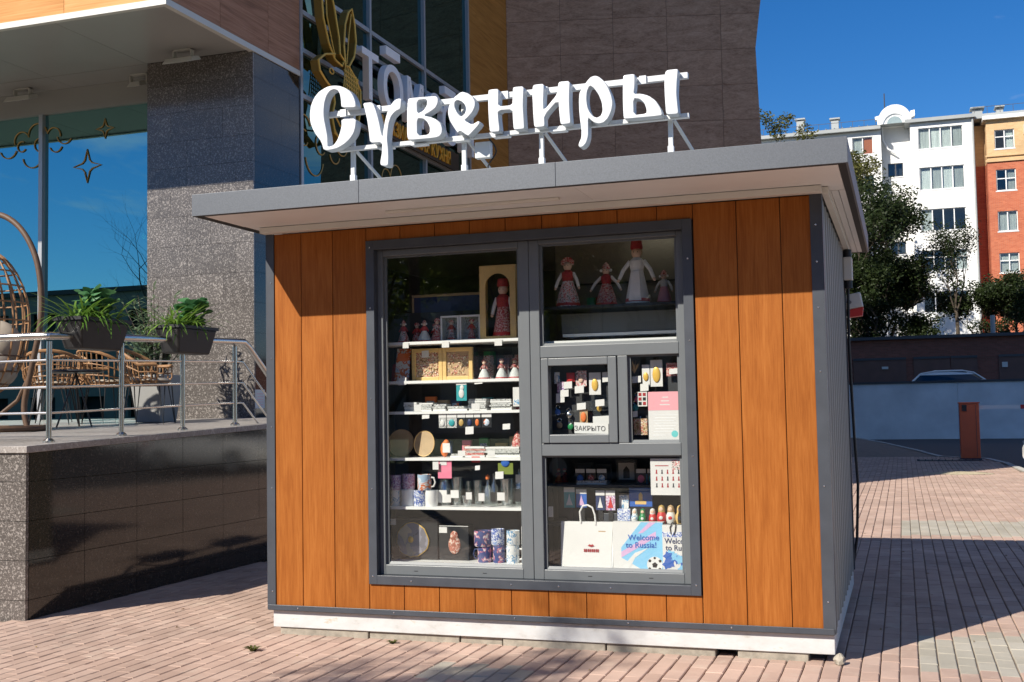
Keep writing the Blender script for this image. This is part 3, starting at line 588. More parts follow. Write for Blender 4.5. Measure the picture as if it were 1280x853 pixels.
def car(label, loc, rz, paint, group=None):
    t = thing('parked_car', label, 'car', loc, rz, group)
    st = [(-2.15, .30, .62, .66, .66), (-2.05, .22, .80, .76, .86), (-1.75, .20, .86, .95, .9), (-1.2, .2, .88, 1.0, .91), (0, .2, .9, 1.0, .91), (.9, .2, .9, .96, .9), (1.6, .2, .86, .86, .86), (2.0, .22, .78, .74, .78), (2.15, .3, .6, .6, .66)]
    mb = MB(); k = 12
    for (x, z0, hw, z1, _) in st:
        for j in range(k):
            a = 2 * pi * j / k + pi / k; cx, cz = cos(a), sin(a); cx = math.copysign(abs(cx) ** .35, cx); cz = math.copysign(abs(cz) ** .45, cz)
            mb.v.append((x, cx * hw, (z0 + z1) / 2 + cz * (z1 - z0) / 2))
    for i in range(len(st) - 1):
        for j in range(k): mb.f.append((i * k + j, i * k + (j + 1) % k, (i + 1) * k + (j + 1) % k, (i + 1) * k + j))
    mb.f += [tuple(range(k)), tuple((len(st) - 1) * k + j for j in range(k))]
    part('body', mb, paint, t, True, local=True)
    cab = [(-2.0, .95), (-1.55, 1.36), (-.9, 1.46), (.1, 1.46), (.55, 1.36), (1.15, .93)]
    gl = MB(); sec = []
    for (x, z) in cab: sec.append((x, z, .78 if z < 1.2 else .60))
    for (x, z, w) in sec: gl.v += [(x, -w, z), (x, w, z)]
    for i in range(5): gl.f.append((i * 2, i * 2 + 1, i * 2 + 3, i * 2 + 2))
    for s_ in (-1, 1):
        n0 = len(gl.v); gl.v += [(x, s_ * w, z - .004) for (x, z, w) in sec] + [(x, s_ * .80, .93) for x in (1.15, .5, 0, -.9, -1.5, -2.0)]
        gl.f.append(tuple(range(n0, n0 + 12)))
    part('window', gl, 'car_glass', t, local=True)
    part('roof', MB().hexa([(-1.72, -.67, 1.29), (.62, -.67, 1.29), (.62, .67, 1.29), (-1.72, .67, 1.29), (-1.0, -.56, 1.50), (.12, -.56, 1.50), (.12, .56, 1.50), (-1.0, .56, 1.50)]), paint, t, local=True, bevel=.03)
    for s_ in (-1, 1):
        part('pillar', MB().tube([(1.15, s_ * .79, .93), (.55, s_ * .62, 1.37), (.12, s_ * .6, 1.46), (-.95, s_ * .6, 1.46), (-1.57, s_ * .62, 1.36), (-2.0, s_ * .79, .95)], .035, 6), paint, t, local=True)
        part('mirror', MB().ball((.85, s_ * .98, 1.0), .08, .1, .07), paint, t, True, local=True)
        part('headlight', MB().ball((2.02, s_ * .6, .64), .1, .16, .07), 'clear_plastic', t, True, local=True)
        part('tail_light', MB().ball((-2.08, s_ * .62, .76), .06, .15, .1), 'red', t, True, local=True)
        for x in (-1.3, 1.32):
            w = part('wheel', MB().prism([(x + .32 * cos(2 * pi * j / 20), .32 + .32 * sin(2 * pi * j / 20)) for j in range(20)], 1, s_ * .72, s_ * .92), 'tyre', t, local=True)
            part('rim', MB().prism([(x + .2 * cos(2 * pi * j / 14), .32 + .2 * sin(2 * pi * j / 14)) for j in range(14)], 1, s_ * .90, s_ * .925), 'alu', w, local=True)
    return t
car('white car parked behind the grey wall with only its roof showing', (6.3, 46.2, 1.2), 0.02, 'white_paint')
car('white car at the kerb beyond the orange barrier', (8.44, 18.5, -.085), pi + .25, 'white_paint')
mat('car_dark', (.03, .035, .045), .25, coat=.6)
car('dark car parked across the square facing the kiosk window', (-1.5, -17.0, -.14), .1, 'car_dark')
# ------------------------------------------------------------------ restaurant building
XF = -3.2; YC = 3.345; ZS = 5.73
rb = thing('restaurant_building', 'restaurant building with wood panel cladding, granite column and mirrored glazing', 'building', (-8, 10, 0))
part('upper_mass', MB().box(-22, XF - .06, YC + .06, 6.17, ZS + .12, 25), 'apt_inside', rb)
part('inner_mass', MB().box(-22, -4.8, 7.6, 12.3, -.1, 25), 'interior_dark', rb)
part('rear_mass', MB().prism([(-22, 12.31), (XF - .06, 12.31), (XF - .06, 14.50), (1.3, 15.72), (-1.6, 36), (-22, 36)], 2, -.1, 25.0), 'apt_inside', rb)
part('roof', MB().prism([(-22, YC + .02), (XF - .02, YC + .02), (XF - .02, 14.5), (1.4, 15.8), (-1.6, 36), (-22, 36)], 2, 25.01, 25.4), 'dark_metal', rb)
# canopy cladding: front and side panels, white edge trim
def panel(name, x0, x1, y0, y1, z0, z1, m, g=.003):
    """cladding sheet with a small gap on its two long sides"""
    if x1 - x0 > y1 - y0: return part(name, MB().box(x0 + g, x1 - g, y0, y1, z0 + g, z1 - g), m, rb)
    return part(name, MB().box(x0, x1, y0 + g, y1 - g, z0 + g, z1 - g), m, rb)
xs = [XF, -4.5, -5.95, -7.4, -8.85, -10.3, -11.75, -13.2]
for i in range(len(xs) - 1):
    for (z0, z1) in ((5.80, 6.95), (6.95, 8.1)): panel('cladding_panel', xs[i + 1], xs[i], YC, YC + .05, z0, z1, 'clad_orange')
ys = [YC + .052, 4.36, 5.40, 6.17]
for i in range(3):
    for (z0, z1) in ((5.80, 6.95), (6.95, 8.1), (8.1, 9.25)): panel('cladding_panel', XF - .05, XF, ys[i], ys[i + 1], z0, z1, 'clad_red')
part('edge_trim', MB().box(-13.2, XF + .015, YC - .015, YC + .05, ZS, 5.798), 'metal_white', rb); part('edge_trim', MB().box(XF - .05, XF + .015, YC + .052, 6.16, ZS, 5.798), 'metal_white', rb)
# soffit boards
sx = [XF - .055, -4.7, -6.2, -7.7, -9.2, -13.2]
for i in range(5):
    for (a, b) in ((YC + .055, 5.045), (5.055, 5.60)):
        if i == 0 and a > 5: continue
        part('soffit_panel', MB().box(sx[i + 1] + .003, sx[i] - .003, a, b - .004, ZS + .02, ZS + .05), 'ceiling_grey', rb)
# granite column clad in tiles
cx0, cx1, cy0, cy1, cz0 = -4.69, XF, 5.05, 6.17, 1.2
part('column_core', MB().box(cx0 + .03, cx1 - .03, cy0 + .03, cy1, cz0, ZS + .02), 'granite_shade', rb)
zt = [1.2, 1.66, 2.02, 2.38, 2.74, 3.10, 3.46, 3.82, 4.17, 4.42, 4.74, 5.10, 5.44, ZS + .018]
fx = [[cx0, -4.12, -3.79, cx1], [cx0, -4.35, -3.62, cx1], [cx0, -4.12, -3.45, cx1]]
for i in range(len(zt) - 1):
    f_ = fx[i % 3]
    for j in range(3): part('granite_tile', MB().box(f_[j] + .0015, f_[j + 1] - .0015, cy0, cy0 + .028, zt[i] + .0015, zt[i + 1] - .0015), 'granite_grey', rb)
    m_ = 5.5 + .2 * (i % 3)
    for (a, b) in ((cy0 + .03, m_), (m_, cy1)): part('granite_tile', MB().box(cx1 - .03, cx1 - .001, a + .0015, b - .0015, zt[i] + .0015, zt[i + 1] - .0015), 'granite_shade', rb)
    part('granite_tile', MB().box(cx0 + .001, cx0 + .03, cy0 + .03, 5.58, zt[i] + .0015, zt[i + 1] - .0015), 'granite_grey', rb)
# front window wall under the canopy
YW = 5.6
part('window_header', MB().box(-13.2, cx0 - .002, YW - .05, YW + .1, 5.44, ZS + .018), 'ceiling_grey', rb)
for (a, b) in ((-6.76, -6.70), (-8.78, -8.72), (-10.8, -10.74)): part('mullion', MB().box(a, b, YW - .06, YW + .06, 1.2, 5.438), 'alu', rb)
for (a, b) in ((-6.70, cx0 - .002), (-8.72, -6.76), (-10.74, -8.78), (-13.2, -10.8)): part('glass_pane', MB().box(a, b, YW, YW + .02, 1.34, 5.438), 'mirror_glass', rb)
part('window_sill', MB().box(-13.2, cx0 - .002, YW - .08, YW + .06, 1.2, 1.338), 'metal_white', rb)
part('room_floor', MB().box(-13.2, XF - .3, YW + .07, 7.58, 1.15, 1.24), 'tan', rb); part('room_ceiling', MB().box(-13.2, cx0, YW + .11, 7.58, 5.5, 5.6), 'interior_dark', rb)
for (x, z) in ((-5.9, 3.9), (-5.1, 4.1), (-7.6, 4.0)):
    l_ = part('pendant_lamp', MB().ball((x, 6.6, z), .035), mat('bulb', (1, .8, .5), .5, emit=((1, .62, .25), 9)), rb, True); part('cord', MB().tube([(x, 6.6, z + .03), (x, 6.6, 5.5)], .006, 4), 'black', l_)
# curtain-wall glazing on the side
Yg = [6.20, 8.24, 10.26, 12.28]; Zg = [-.1, 1.4, 2.8, 4.15, 5.50, 6.10, 6.60, 6.96, 9.2, 11.5, 14, 17, 21, 25]
for i in range(3):
    for j in range(len(Zg) - 1): part('glass_pane', MB().box(XF - .06, XF - .04, Yg[i] + .03, Yg[i + 1] - .03, Zg[j] + .03, Zg[j + 1] - .03), 'side_glass', rb)
for y in Yg: part('mullion', MB().box(XF - .10, XF + .015, y - .03, y + .03, -.1, 25), 'alu', rb)
for i in range(3):
    for z in Zg[1:-1]: part('transom', MB().box(XF - .10, XF + .008, Yg[i] + .031, Yg[i + 1] - .031, z - .03, z + .03), 'alu', rb)
cb = MB()
for k in range(34): y = 10.4 + k * .055; cb.box(XF - .32 - .02 * (k % 2), XF - .30 - .02 * (k % 2), y, y + .05, 6.99, 9.15)
part('blind', cb, mat('blind', (.09, .13, .09), .8), rb)
# ochre strip and the turned brown wall
for j in range(15): panel('cladding_panel', XF - .055, XF, 12.315, 14.43, -.1 + j * 1.71, 1.61 + j * 1.71, 'clad_ochre', .002)
bwd = Vector((sin(radians(75)), cos(radians(75)), 0)); bwn = Vector((cos(radians(75)), -sin(radians(75)), 0))
ts = [0.0, 1.06, 2.10, 3.15, 4.20, 5.0]; hz = [-.1 + .7 * k for k in range(36)]
B0 = Vector((XF, 14.43, 0))
def rake(z): return 4.86 + max(0, (z - 8.4)) * .14 + max(0, 8.4 - z) * .03
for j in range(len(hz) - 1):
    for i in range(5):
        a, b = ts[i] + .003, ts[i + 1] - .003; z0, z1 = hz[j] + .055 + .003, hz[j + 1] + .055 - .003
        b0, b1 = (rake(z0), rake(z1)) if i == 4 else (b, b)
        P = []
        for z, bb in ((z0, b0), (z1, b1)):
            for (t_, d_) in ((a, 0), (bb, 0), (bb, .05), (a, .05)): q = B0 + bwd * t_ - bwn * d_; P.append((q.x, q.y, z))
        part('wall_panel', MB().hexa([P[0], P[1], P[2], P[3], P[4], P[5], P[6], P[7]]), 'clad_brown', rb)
# floodlights under the canopy
def flood(x, y, z, w, label, tilt):
    t = thing('floodlight', label, 'lamp', (x, y, z), 0)
    part('bracket', MB().box(-.13, -.115, -.03, .03, -.13, .0).box(.115, .13, -.03, .03, -.13, .0).box(-.13, .13, -.03, .03, -.012, .0), 'metal_white', t, local=True)
    b = part('housing', MB().hexa([(-w / 2, -.13, -.19), (w / 2, -.13, -.19), (w / 2, .06, -.12), (-w / 2, .06, -.12), (-w / 2 + .03, -.10, -.12), (w / 2 - .03, -.10, -.12), (w / 2 - .03, .05, -.07), (-w / 2 + .03, .05, -.07)]), 'metal_white', t, local=True, bevel=.006)
    part('lens', MB().hexa([(-w / 2 + .02, -.122, -.196), (w / 2 - .02, -.122, -.196), (w / 2 - .02, .052, -.131), (-w / 2 + .02, .052, -.131), (-w / 2 + .02, -.124, -.189), (w / 2 - .02, -.124, -.189), (w / 2 - .02, .05, -.122), (-w / 2 + .02, .05, -.122)]), 'clear_plastic', b, local=True)
flood(-3.96, 4.75, ZS + .02, .42, 'white floodlight on the canopy soffit in front of the granite column', 0)
flood(-6.85, 5.35, ZS + .02, .42, 'white floodlight above the window mullion under the canopy', 0)
flood(-5.05, 5.38, ZS + .02, .2, 'small floodlight in the soffit corner between window and granite column', 0)
# gilt drawings on the glass: two stars and curled clouds
def star(cx, cz, w, h, y):
    P = []
    for k in range(4):
        a = k * pi / 2; p = Vector((sin(a) * w, 0, cos(a) * h)); q = Vector((sin(a + pi / 2) * w, 0, cos(a + pi / 2) * h))
        for s_ in (0, .33, .66): m_ = p.lerp(q, s_); m_ *= 1 - .55 * sin(pi * s_); P.append((cx + m_.x, y, cz + m_.z))
    return P
st_ = thing('star_decal', 'small gilt four-pointed star drawn on the restaurant window', 'decal', (-5.74, 5.59, 5.04)); part('outline', MB().tube(star(-5.74, 5.17, .14, .13, 5.59), .009, 5, True), 'gold_paint', st_)
st_ = thing('star_decal', 'large gilt four-pointed star drawn on the restaurant window', 'decal', (-6.02, 5.59, 4.47)); part('outline', MB().tube(star(-6.02, 4.70, .22, .22, 5.59), .010, 5, True), 'gold_paint', st_)
def arcs(c, spec, put_):
    """cloud scroll: list of (dx,dz,r,a0,a1) arcs"""
    mb = MB()
    for (dx, dz, r, a0, a1) in spec:
        n = 14; mb.tube([put_(c[0] + dx + r * cos(radians(a0 + (a1 - a0) * i / n)), c[1] + dz + r * sin(radians(a0 + (a1 - a0) * i / n))) for i in range(n + 1)], .009, 5)
    return mb
SP = [(-.28, .10, .12, 20, 200), (-.02, .16, .15, 10, 175), (.24, .12, .11, -10, 160), (-.28, .02, .07, 60, 330), (.02, .02, .09, 40, 320), (.28, .0, .10, 200, 340), (-.1, -.12, .16, 190, 350), (.42, .12, .12, 190, 330), (-.5, .02, .14, 200, 340)]
c_ = thing('cloud_decal', 'gilt curled cloud drawn across the mullion of the restaurant window', 'decal', (-6.8, 5.585, 4.85)); part('outline', arcs((-6.8, 5.03), SP, lambda a, b: (a, 5.588, b)), 'gold_paint', c_)
for i, (y, z, k, lb) in enumerate(((6.75, 4.95, 1.0, 'gilt curled cloud drawn on the side glazing below the hare emblem'), (9.2, 4.75, .9, 'gilt curled cloud drawn on the side glazing below the letters'))):
    c_ = thing('cloud_decal', lb, 'decal', (XF - .03, y, z - .25)); part('outline', arcs((y, z), [(a * k * 1.5, b * k * 1.5, r * k * 1.5, p, q) for a, b, r, p, q in SP], lambda a, b: (XF - .032, a, b)), 'gold_paint', c_)
# notice on the column side
nb = thing('paper_notice', 'small white paper notice taped to the dark side of the granite column', 'notice', (XF, 5.16, 1.49)); part('sheet', MB().box(XF + .0005, XF + .003, 5.06, 5.27, 1.49, 1.71), 'paper', nb)
for k in range(5): part('print_line', MB().box(XF + .003, XF + .0035, 5.09 + .02 * (k % 2), 5.24, 1.53 + k * .032, 1.535 + k * .032), 'pale_pink', nb)
# restaurant sign letters standing off the glazing
XS = XF + .12; mat('sign_blue_grey', (.90, .91, .93), .4)
rs = thing('restaurant_sign', 'grey raised letters of the restaurant name standing off the side glazing', 'sign', (XS, 9, 5.8))
def side_text(s, y, z, size, m, par, name, ex=.05, xs=1.0, rot=True):
    me = text_mesh(s, size, m, ex, xs, bold=.012)
    o = put(name, me, par, Vector((XS + .0, y, z)) - worldloc(par), SIDE); return o
for (ch, y, xs_) in (('Т', 7.60, 1.0), ('О', 8.28, 1.12), ('М', 9.12, .9), ('С', 9.95, 1.05), ('О', 10.55, 1.1), ('Н', 11.42, 1.0)):
    side_text(ch, y, 5.86, .93, 'sign_blue_grey', rs, 'letter', xs=xs_)
for y in (8.42, 10.70): part('macron', MB().box(XS - .05, XS + .05, y, y + .5, 6.66, 6.79), 'sign_blue_grey', rs)
for z in (5.98, 6.4): part('rail', MB().box(XS - .09, XS - .055, 7.5, 12.1, z, z + .05), 'dark_metal', rs)
for y in (7.7, 9.6, 11.6): part('standoff', MB().box(XF - .04, XS - .09, y, y + .05, 5.99, 6.02), 'dark_metal', rs)
ks = thing('cuisine_sign', 'long dark sign strip with orange capitals below the grey letters', 'sign', (XS, 9, 5.5))
part('board', MB().box(XS - .06, XS - .03, 8.05, 11.5, 5.49, 5.80), mat('sign_board', (.05, .03, .012), .5), ks)
mat('amber', (.85, .42, .04), .45)
text_letters('ПАНАЗИАТСКАЯ КУХНЯ', .30, 'amber', .012, .82, ks, (XS - .015, 8.16, 5.54), SIDE, .002)
# hare emblem: gilt line drawing with deep edges
hr = thing('hare_emblem', 'gilt outline emblem of a hare with long ears on the side glazing', 'emblem', (XS, 6.9, 4.9))
def ln(name, pts, r=.016, deep=True):
    mb = MB(); mb.tube([(XS + .10, a, b) for a, b in pts], r, 6)
    o = part(name, mb, 'gold', hr)
    if deep:
        sb = MB()
        for i in range(len(pts) - 1):
            (a, b), (c, d) = pts[i], pts[i + 1]; sb.poly([(XS + .095, a, b), (XS + .095, c, d), (XS - .02, c, d), (XS - .02, a, b)])
        part('edge_band', sb, mat('gold_side', (.28, .17, .03), .45), o)
ear1 = [(6.72, 6.08), (6.55, 6.25), (6.40, 6.55), (6.36, 6.85), (6.40, 7.1), (6.47, 7.22), (6.58, 7.05), (6.72, 6.75), (6.84, 6.4), (6.86, 6.2), (6.98, 6.14), (6.92, 6.05), (6.72, 6.08)]
ear2 = [(7.02, 6.08), (6.98, 6.35), (7.02, 6.65), (7.12, 6.85), (7.22, 6.93), (7.30, 6.75), (7.34, 6.5), (7.28, 6.28), (7.12, 6.10), (7.02, 6.08)]
head = [(6.72, 6.16), (6.45, 6.08), (6.26, 5.95), (6.30, 5.82), (6.44, 5.74), (6.66, 5.66), (6.70, 5.5), (6.62, 5.3), (6.70, 5.1), (6.95, 5.0), (7.2, 5.1), (7.38, 5.35), (7.46, 5.6), (7.46, 5.85), (7.30, 6.0), (7.12, 6.10)]
ln('ear', ear1); ln('ear', ear2); ln('head', head)
ln('inner_ear', [(6.72, 6.12), (6.5, 6.6), (6.47, 7.1)], .01, False); ln('inner_ear', [(7.06, 6.12), (7.12, 6.5), (7.2, 6.85)], .01, False)
for k in range(9): ln('fur_line', [(7.02 + k * .045, 6.10 - k * .012), (6.95 + k * .055, 5.72)], .009, False)
for k in range(5): ln('fur_line', [(6.98 + k * .01, 6.02 - k * .06), (7.40 - k * .01, 5.98 - k * .06)], .009, False)
ln('eye', [(6.62 + .06 * cos(t_ * .7), 5.9 + .035 * sin(t_ * .7)) for t_ in range(10)], .01, False)
ln('collar', [(6.68, 5.35), (6.85, 5.22), (7.05, 5.25), (7.25, 5.4)], .012, False)

# ------------------------------------------------------------------ terrace
XT = -1.975
def tz(y): return 1.235 + .029 * y
tr = thing('terrace', 'raised terrace faced with polished granite slabs', 'terrace', (-6, 3, -.012))
part('core', MB().hexa([(-13, .03, -.012), (XT - .03, .03, -.012), (XT - .03, 6.9, -.012), (-13, 6.9, -.012), (-13, .03, tz(0) - .05), (XT - .03, .03, tz(0) - .05), (XT - .03, 6.9, tz(6.9) - .05), (-13, 6.9, tz(6.9) - .05)]), 'stone', tr)
def cop(x0, x1, y0, y1, m): part('coping_slab', MB().hexa([(x0, y0, tz(y0) - .049), (x1, y0, tz(y0) - .049), (x1, y1, tz(y1) - .049), (x0, y1, tz(y1) - .049), (x0, y0, tz(y0)), (x1, y0, tz(y0)), (x1, y1, tz(y1)), (x0, y1, tz(y1))]), m, tr, bevel=.004)
granite('floor_granite', (.20, .18, .165), (.29, .265, .245), (.38, .36, .335), rough=.5)
yy = [-.02, .9, 1.8, 2.7, 3.6, 4.5]
for i in range(5): cop(XT - .42, XT + .02, yy[i] + .002, yy[i + 1] - .002, 'floor_granite')
for i in range(12):
    for j in range(5): cop(XT - .42 - (i + 1) * .9 + .004, XT - .424 - i * .9, yy[j] + .002, yy[j + 1] - .002, 'floor_granite')
for i in range(8): cop(XT - .42 - (i + 1) * .9 + .004, XT - .424 - i * .9 - (0 if i else 1.1), 4.504, 5.5, 'floor_granite') if i > 2 else None
cop(-3.196, XT + .02, 4.504, 6.9, 'floor_granite'); cop(-4.4, -3.2, 4.504, 5.044, 'floor_granite'); cop(-5.09, -4.402, 4.504, 5.044, 'floor_granite')
zj = [0.0, .14, .42, .70, .98]; yj = [.03, .62, 1.25, 1.88, 2.5, 3.12, 3.75, 4.4, 5.0, 5.65, 6.3, 6.9]
for i in range(len(yj) - 1):
    for j in range(5):
        a, b = yj[i] + .002, yj[i + 1] - .002; z0 = zj[j] - (.012 if j == 0 else -.002)
        za, zb_ = (zj[j + 1] - .002, zj[j + 1] - .002) if j < 4 else (tz(a) - .052, tz(b) - .052); e = random.uniform(-.0015, .0015)
        part('granite_slab', MB().hexa([(XT - .03, a, z0), (XT + e, a, z0), (XT + e, b, z0), (XT - .03, b, z0), (XT - .03, a, za), (XT + e, a, za), (XT + e, b, zb_), (XT - .03, b, zb_)]), 'granite_shade', tr)
xj = [XT, -2.6, -3.2, -3.8, -4.4, -5.0, -6.2, -7.4]
for i in range(len(xj) - 1):
    for j in range(5):
        z0 = zj[j] - (.012 if j == 0 else -.002); z1 = zj[j + 1] - .002 if j < 4 else tz(0) - .052
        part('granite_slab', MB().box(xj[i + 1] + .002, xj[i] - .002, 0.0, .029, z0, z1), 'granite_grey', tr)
# railing
XR = -2.15
ra = thing('terrace_railing', 'polished steel railing with three mid rails along the terrace edge', 'railing', (XR, 1.5, 1.25))
PY = [.43, 1.28, 2.13, 2.98]
for y in PY:
    p_ = part('post', MB().tube([(XR, y, tz(y)), (XR, y, 2.0 + .029 * y)], .021, 10), 'steel', ra, True)
    part('collar', MB().tube([(XR, y, 1.86 + .029 * y), (XR, y, 1.9 + .029 * y)], .026, 10), 'steel', p_, True); part('base_flange', MB().lathe([(.045, 0), (.045, .012), (.024, .03)], 12, (XR, y, tz(y))), 'steel', p_, True)
for x in (-3.2, -4.3, -5.4, -6.5): part('post', MB().tube([(x, .43, tz(.43)), (x, .43, 2.01)], .021, 10), 'steel', ra, True)
part('handrail', MB().tube([(-8, .43, 2.055), (XR - .08, .43, 2.055), (XR - .02, .45, 2.056), (XR, .52, 2.06), (XR, 2.98, 2.135), (XR, 3.14, 2.14), (XR, 3.24, 2.09), (XR, 4.1, 1.45)], .03, 12), 'steel', ra, True)
for z in (1.87, 1.665, 1.47):
    part('mid_rail', MB().tube([(-8, .43, z), (XR, .43, z), (XR, 2.98, z + .07), (XR, 3.12, z + .07), (XR, 4.0, z - .58)], .010, 8), 'steel', ra, True)
part('post', MB().tube([(XR, 4.05, .6), (XR, 4.05, 1.47)], .021, 10), 'steel', ra, True)
# plants ------------------------------------------------------------------
def blade(mb, b, d, L, w, droop, n=4):
    d = d.normalized(); s_ = d.cross(Vector((0, 0, 1))); s_ = s_.normalized() if s_.length > .01 else Vector((1, 0, 0)); p = b.copy(); q = []
    for i in range(n + 1):
        t_ = i / n; ww = w * sin(pi * min(1, .15 + t_ * .85)) if i < n else 0; q.append((p - s_ * ww, p + s_ * ww)); d = (d + Vector((0, 0, -droop / n))).normalized(); p = p + d * L / n
    for i in range(n): mb.poly([q[i][0], q[i][1], q[i + 1][1], q[i + 1][0]])
def broad(mb, c, d, R):
    d = d.normalized(); s_ = d.cross(Vector((0, 0, 1))); s_ = s_.normalized() if s_.length > .05 else Vector((1, 0, 0)); u = s_.cross(d) ; K = 10; ring = []
    for i in range(K):
        a = 2 * pi * i / K; r = R * (.8 + .35 * cos(a) - .15 * cos(3 * a)); ring.append(c + d * (cos(a) * r + R * .6) + s_ * (sin(a) * r * .9) + u * (.12 * R * sin(2 * a)))
    m_ = c + d * R * .5 + u * R * .12
    for i in range(K): mb.poly([m_, ring[i], ring[(i + 1) % K]])
def planter(y, label, big, seed):
    random.seed(seed); z0 = 1.955 + .012 * y; L = .60
    t = thing('planter_box', label, 'planter', (XR, y, z0))
    def sec(z, hw, hl): return [(-hw, -hl, z), (hw, -hl, z), (hw, hl, z), (-hw, hl, z)]
    part('box', MB().hexa(sec(0, .085, L / 2 - .06) + sec(.225, .125, L / 2)), 'black_plastic', t, local=True, bevel=.015)
    rim = MB(); hw, hl = .135, L / 2 + .012; rim.box(-hw, hw, -hl, -hl + .03, .222, .25).box(-hw, hw, hl - .03, hl, .222, .25).box(-hw, -hw + .03, -hl + .031, hl - .031, .222, .25).box(hw - .03, hw, -hl + .031, hl - .031, .222, .25)
    part('rim', rim, 'black_plastic', t, local=True); part('soil', MB().box(-.1, .1, -L / 2 + .03, L / 2 - .03, .18, .226), 'bark', t, local=True)
    g = MB()
    for k in range(150):
        b = Vector((random.uniform(-.09, .09), random.uniform(-L / 2 + .03, L / 2 - .1), .22)); a = random.uniform(0, 2 * pi); blade(g, b, Vector((cos(a) * .6, sin(a) * .6 - .2, .8)), random.uniform(.22, .46), .009, random.uniform(.6, 2.2))
    part('grass_leaves', g, 'leaf_bright', t, local=True)
    b_ = MB()
    for k in range(80 if big else 60):
        a = random.uniform(0, 2 * pi); broad(b_, Vector((random.uniform(-.06, .06), (.08 if big else .02) + random.uniform(-.15, .15), .24 + random.uniform(.03, .22))), Vector((cos(a), sin(a), random.uniform(.1, .9))), random.uniform(.045, .075))
    part('broad_leaves', b_, 'leaf_blue', t, local=True)
    if big:
        b2 = MB()
        for k in range(5): a = -pi / 2 + random.uniform(-1, 1); broad(b2, Vector((.09, .02 + random.uniform(-.04, .06), .235)), Vector((cos(a) + .5, sin(a), random.uniform(-.3, .6))), .035)
        part('yellow_leaves', b2, 'leaf_yellow', t, local=True)
planter(.93, 'black planter box with grassy plant on the railing next to the hanging chair', False, 21)
planter(2.19, 'black planter box with broad bluish leaves on the railing before the granite column', True, 22)
# tall grey pot with an olive shrub
random.seed(31); t = thing('potted_shrub', 'narrow-leaved shrub in a tall grey pot before the granite column', 'plant', (-3.86, 4.1, tz(4.1)))
part('pot', MB().hexa([(-.15, -.15, 0), (.15, -.15, 0), (.15, .15, 0), (-.15, .15, 0), (-.21, -.21, .52), (.21, -.21, .52), (.21, .21, .52), (-.21, .21, .52)]), 'pot_grey', t, local=True, bevel=.01)
st_b = MB(); lf = MB()
for k in range(46):
    a = random.uniform(0, 2 * pi); tp = Vector((cos(a) * random.uniform(.1, .5), sin(a) * random.uniform(.1, .4), random.uniform(.75, 1.5))); b = Vector((cos(a) * .05, sin(a) * .05, .5)); m_ = b.lerp(tp, .5) + Vector((0, 0, .08)); st_b.tube([b, m_, tp], [.007, .005, .003], 4, cap=False)
    for j in range(26):
        s_ = random.uniform(.25, 1); q = b.lerp(tp, s_) + Vector((0, 0, .16 * s_ * (1 - s_))); a2 = random.uniform(0, 2 * pi); blade(lf, q, Vector((cos(a2), sin(a2), random.uniform(.1, 1))), random.uniform(.08, .14), .012, .4, 2)
part('stems', st_b, 'bark', t, local=True); part('foliage', lf, 'leaf_olive', t, local=True)
# rattan chairs
def rattan_chair(label, loc, rz):
    t = thing('rattan_chair', label, 'chair', loc, rz, 'rattan chairs on the terrace')
    U = [radians(-35 + 250 * i / 22) for i in range(23)]
    def base(a): return Vector((cos(a) * .24, sin(a) * .23, .42))
    def topp(a): h = .62 + .19 * max(0, sin(a)) ** .8; return Vector((cos(a) * .33, sin(a) * .31 + .02, h))
    part('seat', MB().tube([base(2 * pi * i / 24) for i in range(24)], .016, 7, True).lathe([(.0, .415), (.23, .41), (.235, .425), (0, .43)], 18), 'rattan', t, True, local=True)
    part('top_rim', MB().tube([topp(a) for a in U], .019, 7), 'rattan', t, True, local=True)
    for i, a in enumerate(U): part('strand', MB().tube([base(a), base(a).lerp(topp(a), .5) + Vector((cos(a) * .03, sin(a) * .03, -.02)), topp(a)], .0075, 5), 'rattan', t, local=True)
    for k in (.3, .62): part('band', MB().tube([base(a).lerp(topp(a), k) + Vector((cos(a) * .025, sin(a) * .025, 0)) for a in U], .008, 5), 'rattan', t, local=True)
    part('cushion', MB().lathe([(0, .43), (.19, .432), (.215, .46), (.19, .485), (0, .49)], 18), 'cushion', t, True, local=True)
    for (x, y) in ((-1, -1), (1, -1), (1, 1), (-1, 1)): part('leg', MB().tube([(x * .16, y * .15, .42), (x * .21, y * .21, 0), (x * .12, y * .20, .42)], .007, 6), 'black', t, local=True)
    return t
rattan_chair('rattan armchair in front of the grey pot beside the column', (-3.55, 3.55, tz(3.55)), 1.9)
rattan_chair('rattan armchair behind the first planter box', (-4.45, 4.05, tz(4.05)), 2.8)
rattan_chair('rattan armchair next to the hanging egg chair', (-4.95, 3.75, tz(3.75)), 3.6)
rattan_chair('rattan armchair against the window glass', (-5.6, 4.6, tz(4.6)), .4)
tb = thing('cafe_table', 'small round cafe table with black legs between the rattan chairs', 'table', (-4.2, 3.2, tz(3.2))); part('top', MB().lathe([(0, .56), (.27, .56), (.28, .575), (.27, .59), (0, .59)], 24), 'dark_box', tb, True, local=True)
for k in range(3): a = k * 2.1; part('leg', MB().tube([(0, 0, .56), (.2 * cos(a), .2 * sin(a), 0)], .009, 6), 'black', tb, local=True)
